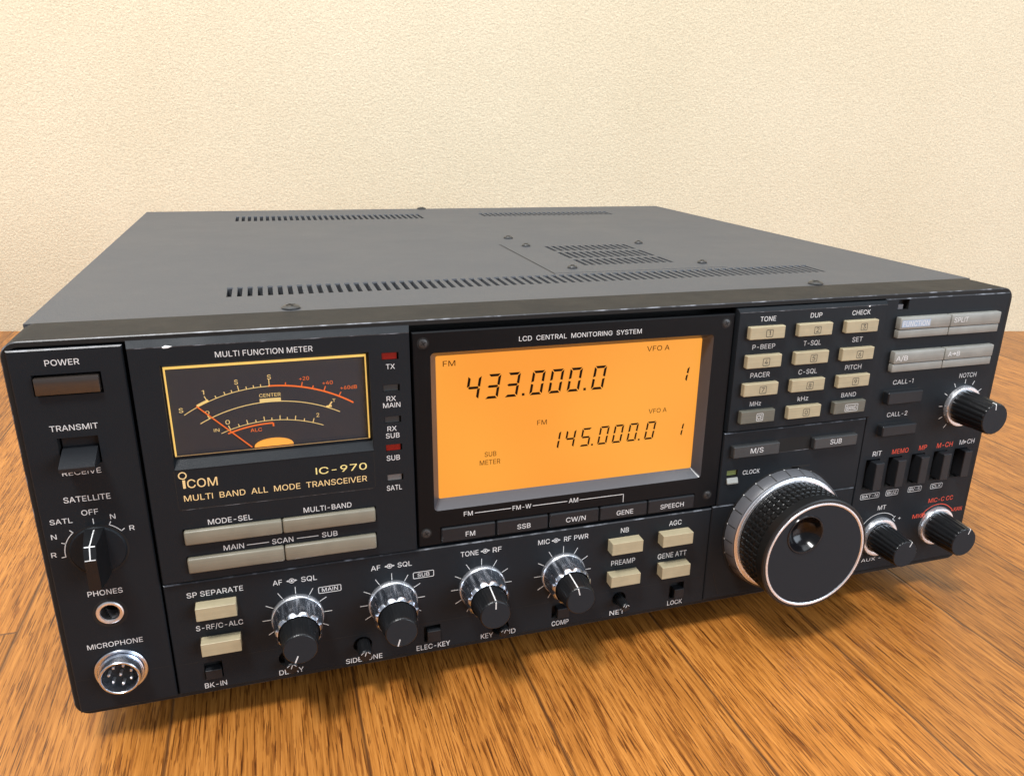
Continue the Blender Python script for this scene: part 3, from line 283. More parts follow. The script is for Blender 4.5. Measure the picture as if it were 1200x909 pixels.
# ------------------------------------------------------------------ the setting
def wood():
    m = bpy.data.materials.new('varnished_oak_boards'); m.use_nodes = True; nt = m.node_tree; b = nt.nodes['Principled BSDF']; L = nt.links.new; N = nt.nodes.new
    def math_(op, a=None, bb=None, c=None):
        n = N('ShaderNodeMath'); n.operation = op
        for i, v in enumerate((a, bb, c)):
            if v is None: continue
            if isinstance(v, (int, float)): n.inputs[i].default_value = v
            else: L(v, n.inputs[i])
        return n.outputs[0]
    g = N('ShaderNodeNewGeometry'); sx = N('ShaderNodeSeparateXYZ'); L(g.outputs['Position'], sx.inputs[0])
    pw = 0.0739; off = (104.5-BX)*S
    u = math_('DIVIDE', math_('SUBTRACT', sx.outputs[0], off), pw)
    idx = math_('FLOOR', u); fr = math_('FRACT', u)
    wn = N('ShaderNodeTexWhiteNoise'); wn.noise_dimensions = '1D'; L(idx, wn.inputs['W'])
    # end joints
    ys = math_('ADD', sx.outputs[1], math_('MULTIPLY', wn.outputs['Value'], 3.1)); v = math_('DIVIDE', ys, 2.4); vi = math_('FLOOR', v); vf = math_('FRACT', v)
    cmb = N('ShaderNodeCombineXYZ'); L(idx, cmb.inputs[0]); L(vi, cmb.inputs[1])
    wn2 = N('ShaderNodeTexWhiteNoise'); wn2.noise_dimensions = '3D'; L(cmb.outputs[0], wn2.inputs['Vector'])
    # shifted coordinates per board
    c2 = N('ShaderNodeCombineXYZ'); L(sx.outputs[0], c2.inputs[0]); L(math_('ADD', sx.outputs[1], math_('MULTIPLY', wn2.outputs['Value'], 7.0)), c2.inputs[1]); L(math_('MULTIPLY', wn2.outputs['Value'], 3.0), c2.inputs[2])
    def noise(scale, det, rg, dist=0.0):
        mp = N('ShaderNodeMapping'); mp.inputs['Scale'].default_value = scale; L(c2.outputs[0], mp.inputs[0])
        n = N('ShaderNodeTexNoise'); n.inputs['Scale'].default_value = 1; n.inputs['Detail'].default_value = det; n.inputs['Roughness'].default_value = rg; n.inputs['Distortion'].default_value = dist
        L(mp.outputs[0], n.inputs['Vector']); return n.outputs['Fac']
    broad = noise((38, 5, 1), 4, 0.55, 0.6)
    grain = noise((820, 22, 1), 6, 0.70, 0.3)
    pores = noise((980, 40, 1), 3, 0.55, 0.3)
    base = N('ShaderNodeValToRGB'); e = base.color_ramp.elements
    e[0].position = 0.36; e[0].color = (0.172, 0.056, 0.008, 1); e[1].position = 0.64; e[1].color = (0.51, 0.208, 0.042, 1)
    x = e.new(0.50); x.color = (0.375, 0.138, 0.023, 1)
    L(math_('ADD', math_('MULTIPLY', grain, 0.78), math_('MULTIPLY', broad, 0.22)), base.inputs[0])
    pr = N('ShaderNodeValToRGB'); pr.color_ramp.elements[0].position = 0.405; pr.color_ramp.elements[0].color = (0.46, 0.36, 0.28, 1); pr.color_ramp.elements[1].position = 0.428; pr.color_ramp.elements[1].color = (1, 1, 1, 1)
    L(pores, pr.inputs[0])
    fine = noise((1500, 44, 1), 2, 0.5, 0.3)
    fp = N('ShaderNodeValToRGB'); fp.color_ramp.elements[0].position = 0.372; fp.color_ramp.elements[0].color = (0.24, 0.17, 0.12, 1); fp.color_ramp.elements[1].position = 0.392; fp.color_ramp.elements[1].color = (1, 1, 1, 1)
    L(fine, fp.inputs[0])
    mx = N('ShaderNodeMixRGB'); mx.blend_type = 'MULTIPLY'; mx.inputs[0].default_value = 0.80; L(base.outputs[0], mx.inputs[1]); L(pr.outputs[0], mx.inputs[2])
    tone = math_('MULTIPLY_ADD', wn2.outputs['Value'], 0.26, 0.87)
    tn = N('ShaderNodeVectorMath'); tn.operation = 'SCALE'; mf = N('ShaderNodeMixRGB'); mf.blend_type = 'MULTIPLY'; mf.inputs[0].default_value = 0.85; L(mx.outputs[0], mf.inputs[1]); L(fp.outputs[0], mf.inputs[2]); L(mf.outputs[0], tn.inputs[0]); L(tone, tn.inputs['Scale'])
    # gaps between boards
    d1 = math_('MULTIPLY', math_('MINIMUM', fr, math_('SUBTRACT', 1.0, fr)), pw)
    d2 = math_('MULTIPLY', math_('MINIMUM', vf, math_('SUBTRACT', 1.0, vf)), 2.4)
    gap = N('ShaderNodeMapRange'); gap.inputs['From Min'].default_value = 0.0001; gap.inputs['From Max'].default_value = 0.0011; L(math_('ADD', math_('MINIMUM', d1, d2), math_('MULTIPLY', math_('SUBTRACT', grain, 0.45), 0.0012)), gap.inputs['Value'])
    gm = N('ShaderNodeMixRGB'); gm.inputs[1].default_value = (0.085, 0.030, 0.008, 1); L(gap.outputs[0], gm.inputs[0]); L(tn.outputs[0], gm.inputs[2])
    L(gm.outputs[0], b.inputs['Base Color'])
    h = math_('ADD', math_('MULTIPLY', gap.outputs[0], 1.2), math_('ADD', math_('MULTIPLY', pr.outputs[0], 0.22), math_('MULTIPLY', grain, 0.20)))
    bp = N('ShaderNodeBump'); bp.inputs['Strength'].default_value = 0.30; bp.inputs['Distance'].default_value = 0.0005; L(h, bp.inputs['Height']); L(bp.outputs[0], b.inputs['Normal'])
    rr = N('ShaderNodeMapRange'); rr.inputs['To Min'].default_value = 0.27; rr.inputs['To Max'].default_value = 0.42; L(grain, rr.inputs['Value']); L(rr.outputs[0], b.inputs['Roughness'])
    b.inputs['Specular IOR Level'].default_value = 0.5
    return m
def wallm():
    m = bpy.data.materials.new('cream_plaster'); m.use_nodes = True; nt = m.node_tree; b = nt.nodes['Principled BSDF']; L = nt.links.new; N = nt.nodes.new
    g = N('ShaderNodeNewGeometry')
    n = N('ShaderNodeTexNoise'); n.inputs['Scale'].default_value = 620; n.inputs['Detail'].default_value = 4; n.inputs['Roughness'].default_value = 0.6
    n2 = N('ShaderNodeTexNoise'); n2.inputs['Scale'].default_value = 420; n2.inputs['Detail'].default_value = 3
    n3 = N('ShaderNodeTexNoise'); n3.inputs['Scale'].default_value = 5; n3.inputs['Detail'].default_value = 4
    for q in (n, n2, n3): L(g.outputs['Position'], q.inputs['Vector'])
    ad = N('ShaderNodeMath'); ad.operation = 'ADD'; L(n.outputs['Fac'], ad.inputs[0]); L(n2.outputs['Fac'], ad.inputs[1])
    bp = N('ShaderNodeBump'); bp.inputs['Strength'].default_value = 0.62; bp.inputs['Distance'].default_value = 0.0010; L(ad.outputs[0], bp.inputs['Height']); L(bp.outputs[0], b.inputs['Normal'])
    r = N('ShaderNodeValToRGB'); r.color_ramp.elements[0].position = 0.3; r.color_ramp.elements[0].color = (0.665, 0.580, 0.416, 1); r.color_ramp.elements[1].position = 0.7; r.color_ramp.elements[1].color = (0.710, 0.626, 0.462, 1)
    L(n3.outputs['Fac'], r.inputs[0])
    r2 = N('ShaderNodeMapRange'); r2.inputs['From Min'].default_value = 0.3; r2.inputs['From Max'].default_value = 0.7; r2.inputs['To Min'].default_value = 0.84; r2.inputs['To Max'].default_value = 1.12; L(n.outputs['Fac'], r2.inputs['Value'])
    sc = N('ShaderNodeVectorMath'); sc.operation = 'SCALE'; L(r.outputs[0], sc.inputs[0]); L(r2.outputs[0], sc.inputs['Scale']); L(sc.outputs[0], b.inputs['Base Color'])
    b.inputs['Roughness'].default_value = 0.9; b.inputs['Specular IOR Level'].default_value = 0.15
    return m
A = Vector((-201.3, 724.5)); B = Vector((959.4, 443.3)); dW = (B-A).normalized(); nW = Vector((-dW[1], dW[0]))
fl = MB(); fl.quad((-2500, -2500, -15), (3000, -2500, -15), (3000, 2500, -15), (-2500, 2500, -15), wood()); flo = build('floor', fl, None, 0); flo['kind'] = 'structure'
wl = MB(); p0 = A-dW*2200; p1 = B+dW*1600; q1 = p1+nW*80; q0 = p0+nW*80; vs = [(p0[0], p0[1]), (p1[0], p1[1]), (q1[0], q1[1]), (q0[0], q0[1])]
wl.add([(x, y, -40) for x, y in vs]+[(x, y, 2300) for x, y in vs], [(0, 1, 2, 3), (7, 6, 5, 4)]+[(i, (i+1) % 4, (i+1) % 4+4, i+4) for i in range(4)], wallm())
wlo = build('wall', wl, None, 0); wlo['kind'] = 'structure'

# ------------------------------------------------------------------ the transceiver
radio = bpy.data.objects.new('radio_transceiver', None); scene.collection.objects.link(radio); radio.location = (0, 0, 0); origin['radio_transceiver'] = Vector((0, 0, 0))
radio['label'] = 'black desktop radio transceiver with orange lit frequency display, resting on the wooden boards'; radio['category'] = 'radio'

# cover
mb = MB(); cx0, cx1, cy0, cy1, ct = 1.6, 423.4, 25.7, 388.0, 147.5
slots = [(67.3+4.1*i, 69.3+4.1*i, 58.0, 75.5, 3.0) for i in range(72)]
slots += [(65.3+4.1*i, 67.5+4.1*i, 320.0, 345.0, 3.0) for i in range(33)]+[(247+4.1*i, 249.2+4.1*i, 328, 345, 3.0) for i in range(27)]
gridface(mb, cx0, cx1, cy0, cy1, slots+[(219.0, 315.6, 82.4, 180.6, 3.0)], lambda u, v, d: (u, v, ct-d), COVER, COVER, BLACK)
for a, b2, c, d in (((cx0, cy0), (cx0, cy1), 3, ct), ((cx0, cy1), (cx1, cy1), 3, ct), ((cx1, cy1), (cx1, cy0), 3, ct), ((cx1, cy0), (cx0, cy0), 3, ct)):
    mb.quad((*a, c), (*b2, c), (*b2, d), (*a, d), COVER)
mb.quad((cx0, cy0, 3), (cx1, cy0, 3), (cx1, cy1, 3), (cx0, cy1, 3), COVER)
for h in slots:                                                     # pressed lip at the far end of every slot
    x0, x1, y0, y1 = h[:4]; mb.add([(x0-.3, y1, ct), (x1+.3, y1, ct), (x1, y1+2.4, ct), (x0, y1+2.4, ct), (x0, y1+.3, ct+.55), (x1, y1+.3, ct+.55)], [(0, 1, 5, 4), (4, 5, 2, 3), (0, 4, 3), (1, 2, 5)], COVER)
cover = build('cover', mb, radio, 25)
mb = MB(); vx0, vx1, vy0, vy1, vt = 218.6, 316.0, 82.0, 181.0, 147.62
hs = [(242+4.15*i, 244.3+4.15*i, a, b2, 2.5) for i in range(13) for a, b2 in ((101, 119), (124, 144.5), (150, 168))]
gridface(mb, vx0, vx1, vy0, vy1, hs, lambda u, v, d: (u, v, vt-d), COVER, COVER, BLACK)
for a, b2 in (((vx0, vy0), (vx1, vy0)), ((vx1, vy0), (vx1, vy1)), ((vx1, vy1), (vx0, vy1)), ((vx0, vy1), (vx0, vy0))): mb.quad((*a, ct), (*b2, ct), (*b2, vt), (*a, vt), COVER)
mb.add([(217.9, 80.5, ct+.03), (218.7, 80.5, ct+.03), (218.2, 181, ct+.03), (217.4, 181, ct+.03)], [(0, 1, 2, 3)], BLACK)
build('vent_plate', mb, cover, 25)
def topscrew(x, y, z, r, parent):
    mb = MB(); n = 24; prof = [(r, 0), (r, 0.6), (r*0.8, 1.2), (r*0.4, 1.5), (0.01, 1.55)]; vs = [(x+a*math.cos(2*math.pi*i/n), y+a*math.sin(2*math.pi*i/n), z+h) for a, h in prof for i in range(n)]
    mb.add(vs, [(k*n+i, k*n+(i+1) % n, (k+1)*n+(i+1) % n, (k+1)*n+i) for k in range(4) for i in range(n)], DARKSCREW)
    for a in (0.4, 0.4+math.pi/2):
        c, s_ = math.cos(a), math.sin(a); l, w_ = r*0.55, r*0.12; mb.add([(x+c*l*u-s_*w_*v, y+s_*l*u+c*w_*v, z+1.62) for u, v in ((-1, -1), (1, -1), (1, 1), (-1, 1))], [(0, 1, 2, 3)], BLACK)
    build('screw', mb, parent)
for x, y in ((91.8, 30.8), (333.0, 29.6), (208.3, 385.0), (230.8, 206)): topscrew(x, y, ct, 3.6 if y < 50 or y > 300 else 3.0, cover)
for x, y in ((231.7, 171), (305, 170), (308, 95), (232.5, 94)): topscrew(x, y, vt, 2.6, cover)

# front bezel: rounded slab with a proud rim
mb = MB(); out = rrect(0, 425, 0, 147.6, 5.5, 8); n = len(out)
def rin(d): return rrect(d, 425-d, d, 147.6-d, max(5.5-d, 0.4), 8)
loops = [(25.7, out), (0.35, out), (0.0, rin(0.35)), (0.0, rin(1.9)), (12.5, rin(1.9))]
vs = [(x, y, z) for y, lp in loops for x, z in lp]; fs = []
for k in range(4):
    fs += [(k*n+i, k*n+(i+1) % n, (k+1)*n+(i+1) % n, (k+1)*n+i) for i in range(n)]
base_i = len(fs); fs.append(tuple(4*n+i for i in range(n))); fs.append(tuple(i for i in reversed(range(n))))
mb.add(vs, fs, LIP); ei = mb.mi(EDGE)
for i in range(n): mb.m[n+i] = ei
bezel = build('front_bezel', mb, radio, 35)

F = lambda x0, x1, z0, z1, d=2.0: (x0, x1, z0, z1, d)
# --- left plate
left = plate('left_panel', 1.95, 36.0, 1.95, 144.9, -1.2, 3.0, [F(7.9, 28.5, 128.8, 136.3, 5), F(11.8, 24.3, 103.6, 113.7, 6)], radio, circ=[(18.1, 44.0, 3.0, 12), (18.3, 18.4, 9.4, 1.0)])
meterp = plate('meter_panel', 37.0, 132.4, 52.6, 143.6, -2.5, 3.0,
    [F(46.7, 117.0, 98.0, 137.2, 6), F(46.4, 116.6, 68.2, 74.6, 2), F(46.4, 116.4, 56.4, 63.2, 2)]+[F(121.6, 127.9, z, z+2.9, 1.6) for z in (133.6, 121.2, 108.5, 97.0, 84.4)], radio, top=(2.3, 2.4))
lowp = plate('lower_panel', 36.8, 269.2, 2.2, 51.6, -1.2, 3.0,
    [F(46.8, 53.6, 7.4, 14.9, 3), F(134.1, 141.3, 6.6, 14.5, 3), F(191.9, 200.2, 7.0, 14.9, 3), F(250.7, 258.2, 6.6, 15.0, 3)], radio, circ=[(78.6, 10.6, 3.9, 4), (108.3, 10.7, 3.9, 4), (168.0, 7.6, 3.9, 4), (224.8, 11.7, 3.4, 4)])
lcdp = plate('display_panel', 133.2, 271.4, 52.4, 143.0, -0.6, 3.0, [F(140.1, 262.0, 68.0, 134.6, 9), F(142.4, 259.8, 53.0, 60.4, 2)], radio, LCDP, em=LCDP)
keyp = plate('keypad_panel', 272.1, 349.4, 89.2, 143.6, -2.5, 3.0, [], radio, top=(1.5, 1.6))
dialp = plate('dial_panel', 271.8, 348.9, 52.4, 88.4, -1.2, 3.0, [F(275.2, 280.8, 66.9, 69.8, 1.5)], radio)
dlow = plate('lower_dial_panel', 269.6, 348.9, 2.2, 52.1, -0.9, 3.0, [], radio)
rightp = plate('right_panel', 349.4, 422.8, 2.2, 145.6, -0.6, 3.0, [F(356.6, 362.6, 140.2, 145.0, 3)]+[F(a-3.2, a+5.0, 49.8, 65.8, 3) for a in (356.8, 370.2, 384.4, 398.3, 411.4)], radio)

TRIMMERS = ((79.6, 10.6, 2.7, -9.0), (108.6, 10.7, 2.8, -9.5), (168.6, 7.6, 2.5, -6.5), (224.8, 11.7, 2.2, -9.5))
# --- printed legends
def legend(parent, name='lettering'): return MB()
L0 = -1.2
t = MB()
for a in [('POWER', 12.6, 22.7, 139.2, 2.0), ('TRANSMIT', 10.3, 24.9, 116.3, 2.0), ('RECEIVE', 11.4, 23.4, 99.9, 1.9), ('SATELLITE', 10.2, 24.9, 89.7, 2.1), ('OFF', 14.9, 20.2, 84.3, 2.0), ('N', 23.6, 25.3, 81.7, 1.9), ('R', 29.1, 30.8, 76.4, 1.9), ('SATL', 4.7, 11.7, 82.0, 1.9), ('N', 4.2, 5.9, 76.3, 1.9), ('R', 3.1, 4.8, 69.3, 1.9), ('PHONES', 11.9, 23.4, 51.6, 2.1), ('MICROPHONE', 8.4, 27.2, 29.3, 2.1)]: t.text(*a, L0, WHITE)
sc = (18.1, 70.1)
def rad(a, r): return sc[0]+r*math.sin(math.radians(a)), sc[1]+r*math.cos(math.radians(a))
t.arc(*sc, 10.6, -96, -41, 0.28, L0, WHITE); t.arc(*sc, 10.6, 27, 52, 0.28, L0, WHITE)
for a in (-96, -68, -41, 27, 52, 0): t.bar(*rad(a, 10.5), *rad(a, 12.0 if a else 12.6), 0.28, L0, WHITE)
imprint(left, t)
ML = -2.5
t = MB()
for a in [('MULTI FUNCTION METER', 64.7, 97.3, 138.9, 2.0), ('TX', 123.0, 126.3, 130.2, 1.9), ('RX', 122.7, 126.2, 117.6, 1.9), ('MAIN', 121.3, 127.8, 115.0, 1.9), ('RX', 122.5, 126.0, 105.5, 1.9), ('SUB', 121.8, 127.0, 102.6, 2.0), ('SUB', 121.7, 126.8, 93.3, 2.1), ('SATL', 121.2, 127.1, 80.6, 2.1), ('MODE-SEL', 55.4, 70.8, 75.4, 2.1), ('MULTI-BAND', 89.4, 107.3, 75.5, 2.1), ('MAIN', 59.6, 66.8, 63.9, 2.1), ('SCAN', 76.9, 84.7, 63.9, 2.1), ('SUB', 95.4, 101.3, 64.0, 2.1)]: t.text(*a, ML, WHITE)
t.bar(67.8, 65.0, 75.8, 65.0, 0.25, ML, WHITE); t.bar(86.0, 65.0, 94.1, 65.0, 0.25, ML, WHITE)
imprint(meterp, t)
t = MB(); t.text('I', 48.75, 49.65, 90.9, 3.3, ML, GOLD); t.text('COM', 50.2, 60.4, 90.9, 3.3, ML, GOLD, 0.006)
t.arc(49.0, 95.95, 1.25, 0, 360, 0.42, ML, GOLD, 32)
t.text('MULTI  BAND  ALL  MODE  TRANSCEIVER', 48.5, 113.8, 85.8, 2.3, ML, GOLD, 0.0); t.text('IC-970', 95.0, 114.0, 90.8, 2.7, ML, GOLD2, 0.016)
imprint(meterp, t)
g = MB()                                                            # hairline step around the name plate
for a in ((46.4, 97.8, 46.3, 83.6), (47.3, 82.6, 115.9, 82.6), (116.9, 97.8, 116.9, 83.6)): g.bar(*a, 0.30, ML, BLACK)
g.arc(47.3, 83.6, 1.0, 180, 270, 0.3, ML, BLACK, 6); g.arc(115.9, 83.6, 1.0, 90, 180, 0.3, ML, BLACK, 6)
g.bar(47.3, 82.35, 115.9, 82.35, 0.16, ML, EDGE)
imprint(meterp, g)
c = MB(); c.add([(48.2, -2.62, 143.62), (51.6, -2.62, 143.75), (50.2, -2.62, 143.2), (48.7, -2.62, 143.15), (49.4, -2.25, 144.1)], [(0, 1, 2, 3), (0, 1, 4)], CHIP); imprint(meterp, c)
c = MB(); c.add([(338.4, -2.60, 143.55), (339.5, -2.60, 143.7), (339.2, -2.6, 143.05), (338.6, -2.6, 143.1)], [(0, 1, 2, 3)], CHIP); imprint(keyp, c)
t = MB()
for a in [('SP SEPARATE', 44.4, 64.6, 45.0, 2.2), ('S-RF/C-ALC', 46.0, 63.1, 30.0, 2.2), ('BK-IN', 46.2, 54.4, 3.2, 2.3), ('AF', 75.5, 79.0, 45.0, 2.2), ('SQL', 86.2, 92.2, 44.9, 2.2), ('MAIN', 93.7, 100.0, 39.0, 1.7), ('AF', 113.4, 117.2, 45.1, 2.2), ('SQL', 124.2, 130.0, 45.0, 2.2), ('SUB', 132.2, 137.2, 39.1, 1.7), ('TONE', 150.6, 158.3, 45.5, 2.3), ('RF', 164.5, 168.4, 45.5, 2.3), ('MIC', 184.8, 190.1, 45.8, 2.3), ('RF', 196.7, 200.0, 45.7, 2.3), ('PWR', 201.4, 208.1, 45.7, 2.3), ('SIDETONE', 101.0, 116.1, 2.7, 2.3), ('DELAY', 74.4, 84.0, 3.0, 2.3), ('ELEC-KEY', 130.7, 145.3, 2.9, 2.4), ('KEY', 159.1, 164.6, 3.1, 2.4), ('ID', 172.2, 175.0, 3.2, 2.4), ('COMP', 192.1, 200.2, 3.1, 2.4), ('NET', 220.5, 228.0, 3.2, 2.4), ('LOCK', 250.2, 258.0, 3.1, 2.3), ('NB', 223.7, 227.6, 45.8, 2.4), ('AGC', 247.7, 254.0, 45.8, 2.4), ('PREAMP', 219.9, 231.7, 29.6, 2.5), ('GENE ATT', 243.2, 258.0, 29.2, 2.6)]: t.text(*a, L0, WHITE)
for x, z in ((82.6, 46.05), (120.9, 46.2), (161.2, 46.75), (193.0, 46.85)):   # concentric control symbol
    t.arc(x, z, 0.95, 0, 360, 0.30, L0, WHITE, 20); t.arc(x, z, 0.25, 0, 360, 0.45, L0, WHITE, 10)
    for s_ in (-1, 1): t.prism([(x+s_*2.1, z), (x+s_*1.2, z+0.45), (x+s_*1.2, z-0.45)], L0-0.05, L0, WHITE)
for b4 in ((92.3, 101.3, 38.3, 41.3), (130.3, 139.1, 38.4, 41.5)): t.rring(*b4, 0.6, 0.28, L0, WHITE)
KC = {'main': (83.65, 29.7), 'sub': (121.6, 29.3), 'tone': (159.6, 29.9), 'mic': (196.6, 30.0)}
for k, (x, z) in KC.items():
    for a in range(-150, 151, 30):
        if abs(a) == 150 and k in ('main', 'sub') or a == 150: continue
        ra = math.radians(a); t.bar(x+10.3*math.sin(ra), z+10.3*math.cos(ra), x+13.4*math.sin(ra), z+13.4*math.cos(ra), 0.24, L0, WHITE)
imprint(lowp, t)
g = MB(); g.box(36.9, 269.0, -1.23, -1.1, 15.85, 16.05, BLACK); imprint(lowp, g)
g = MB(); g.box(2.5, 35.9, -1.23, -1.1, 16.4, 16.6, BLACK); imprint(left, g)
g = MB(); g.bar(273.9, 15.8, 277.6, 4.0, 0.5, -0.9, BLACK); imprint(dlow, g)
t = MB(); LP = -0.6
for a in [('LCD  CENTRAL  MONITORING  SYSTEM', 175.2, 227.9, 137.1, 1.9), ('FM', 152.3, 156.1, 64.1, 2.0), ('FM-W', 173.3, 181.5, 63.9, 2.0), ('AM', 198.5, 202.8, 63.8, 2.1)]: t.text(*a, LP, WHITE)
for a in ((157.0, 64.95, 172.6, 64.95), (182.2, 64.75, 197.8, 64.75), (203.5, 64.65, 224.3, 64.65), (224.17, 64.7, 224.17, 60.8)): t.bar(*a, 0.26, LP, WHITE)
imprint(lcdp, t)
t = MB(); KP = -2.5
for a in [('TONE', 282.7, 290.5, 139.4, 2.1), ('DUP', 308.1, 314.1, 139.7, 2.1), ('CHECK', 330.1, 339.9, 139.7, 2.1), ('P-BEEP', 280.3, 291.7, 127.1, 2.1), ('T-SQL', 306.3, 315.5, 127.1, 2.2), ('SET', 332.3, 337.9, 127.2, 2.2), ('PACER', 280.9, 290.7, 114.2, 2.2), ('C-SQL', 305.7, 315.5, 113.9, 2.2), ('PITCH', 330.7, 339.7, 114.1, 2.2), ('MHz', 282.3, 288.0, 100.9, 2.1), ('kHz', 307.2, 312.9, 101.1, 2.1), ('BAND', 331.0, 339.2, 100.8, 2.1)]: t.text(*a, KP, WHITE, 0.010)
imprint(keyp, t)
t = MB(); t.text('CLOCK', 283.6, 292.6, 66.9, 2.1, L0, WHITE, 0.008); imprint(dialp, t)
g = MB(); g.box(310.1, 320.2, -1.25, -1.1, 66.9, 68.1, BLACK); imprint(dialp, g)
t = MB()
for a in [('CALL-1', 361.4, 373.3, 103.9, 2.2), ('CALL-2', 361.2, 373.3, 87.5, 2.2), ('NOTCH', 401.3, 411.8, 104.1, 2.3), ('RIT', 356.8, 362.1, 67.4, 2.5), ('M', 410.4, 413.0, 67.8, 2.5), ('CH', 415.4, 420.0, 67.8, 2.5), ('MT', 365.9, 370.9, 36.9, 2.4)]: t.text(*a, LP, WHITE, 0.010)
t.prism([(415.0, 69.0), (413.4, 69.8), (413.4, 68.2)], LP-0.05, LP, WHITE); t.text('AUX -', 361.2, 373.4, 7.6, 1.8, LP, WHITE, 0.0)
for tx, b4 in (('BAT-N', (353.7, 365.2, 44.2, 47.2)), ('BUZ', (369.2, 376.8, 44.3, 47.5)), ('BV-S', (382.9, 391.4, 44.5, 47.5)), ('CLX', (397.1, 404.8, 44.6, 47.5))):
    t.rring(*b4, 0.7, 0.24, LP, WHITE); t.text(tx, b4[0]+1.0, b4[1]-1.0, b4[2]+0.75, b4[3]-b4[2]-1.5, LP, WHITE, 0.004)
for a in (-144, -116, -87, -58, -29, 0, 25, 55, 85): ra = math.radians(a); t.bar(405.9+11.5*math.sin(ra), 89.4+11.5*math.cos(ra), 405.9+13.7*math.sin(ra), 89.4+13.7*math.cos(ra), 0.30, LP, WHITE)
t.arc(368.7, 22.0, 12.9, -62, 40, 0.30, LP, WHITE); t.text('+', 380.0, 381.8, 29.6, 1.8, LP, WHITE); t.bar(378.0, 32.0, 376.6, 30.4, 0.3, LP, WHITE); t.bar(376.6, 30.4, 378.2, 29.0, 0.3, LP, WHITE)
imprint(rightp, t)
t = MB()
for a in [('MEMO', 368.5, 378.4, 67.3, 2.5), ('MP', 384.9, 389.7, 67.6, 2.5), ('M-CH', 396.1, 406.0, 67.5, 2.6), ('MIC-C CC', 397.9, 413.8, 36.6, 2.4), ('MIC', 389.4, 396.4, 28.7, 2.3), ('KAN', 416.2, 421.5, 29.3, 2.3)]: t.text(*a, LP, RED, 0.012)
t.arc(405.1, 22.6, 12.4, -55, 50, 0.40, LP, RED); t.bar(395.2, 29.4, 397.0, 30.6, 0.8, LP, RED); t.bar(414.2, 31.4, 415.4, 29.6, 0.6, LP, RED)
imprint(rightp, t)

# --- power key, transmit paddle
mb = MB(); mb.box(8.5, 27.8, -2.6, 3.0, 129.5, 135.3, POWERKEY, 0.35, 2); build('power_key', mb, radio)
mb = MB(); mb.xprism([(2.0, 109.6), (-1.2, 109.2), (-9.6, 106.3), (-9.9, 105.8), (-9.8, 104.4), (2.0, 103.8)], 12.7, 23.6, BLACKKEY); build('transmit_paddle', mb, radio, 20)
mb = MB(); mb.box(12.4, 23.9, 1.5, 4.0, 109.4, 113.4, BLACKKEY, 0.2); build('switch_body', mb, radio)
# --- satellite rotary selector
mb = MB(); mb.lathe(*sc, [(-1.15, 9.75), (-1.26, 9.75), (-1.26, 9.3), (-1.6, 9.1), (-1.9, 8.8)], PANEL, 64, cap1=True); mb.lathe(*sc, [(-1.22, 10.0), (-1.27, 10.0), (-1.27, 9.35), (-1.22, 9.35)], BLACK, 64)
x0 = sc[0]; P1 = [(-1.8, 79.0), (-12.6, 77.5), (-14.8, 73.2), (-15.0, 61.6), (-1.8, 60.8)]; hw = [3.2, 2.0, 1.9, 1.9, 3.2]
sel = build('rotary_selector', mb, radio)
mb = MB(); vs = [(x0-h, y, z) for (y, z), h in zip(P1, hw)]+[(x0+h, y, z) for (y, z), h in zip(P1, hw)]
mb.add(vs, [(0, 1, 2, 3, 4), (9, 8, 7, 6, 5)]+[(i, i+5, (i+1) % 5+5, (i+1) % 5) for i in range(5)], KNOB); fin = build('pointer_bar', mb, sel, 20)
mb = MB(); e = 0.05
def fl_(p, q, w_, o=(0, 0)): mb.add([(x0-w_, p[0]-e+o[0], p[1]+e), (x0+w_, p[0]-e, p[1]+e), (x0+w_, q[0]-e, q[1]+e), (x0-w_, q[0]-e, q[1]+e)], [(0, 1, 2, 3)], WHITE)
fl_((-2.6, 78.9), P1[1], 0.2); fl_(P1[1], P1[2], 0.2); fl_((-12.45, 77.55), (-12.75, 77.25), 1.7); fl_((-14.7, 73.4), (-14.8, 73.1), 1.7); build('pointer_line', mb, fin, 0)
# --- jacks
mb = MB(); mb.lathe(18.0, 44.0, [(-1.1, 4.7), (-1.7, 4.6), (-1.9, 4.2), (-1.7, 3.4), (-0.6, 3.0), (5, 2.9)], SATIN, 48); j = build('headphone_jack', mb, radio)
mb = MB(); mb.lathe(18.0, 43.6, [(-1.15, 5.9), (-1.32, 5.8), (-1.32, 4.75), (-1.15, 4.7)], BLACK, 48); build('jack_collar', mb, j)
mb = MB(); mb.lathe(18.3, 18.4, [(-0.8, 9.3), (-1.9, 9.2), (-2.2, 8.9), (-2.2, 8.2), (-1.5, 8.1), (-1.5, 7.6)], CHROME, 64)
mic = build('microphone_socket', mb, radio)
mb = MB(); mb.lathe(18.4, 18.45, [(-1.2, 7.9), (-3.0, 7.8), (-3.2, 7.5), (-6.6, 7.1), (-6.9, 6.85), (-6.9, 6.4), (-6.6, 6.2), (-1.5, 6.2)], CHROME, 64); build('shell', mb, mic)
mb = MB(); mb.disc(18.4, 18.45, 6.25, -1.8, BLACK); build('insert', mb, mic)
for k in range(8):
    a = math.radians(20+k*360/7); px, pz = (18.4+4.0*math.sin(a), 18.5+4.0*math.cos(a)) if k < 7 else (18.4, 18.6)
    mb = MB(); mb.lathe(px, pz, [(-1.8, 0.55), (-4.6, 0.55), (-5.0, 0.3), (-5.05, 0.02)], SATIN, 12); build('pin', mb, mic)
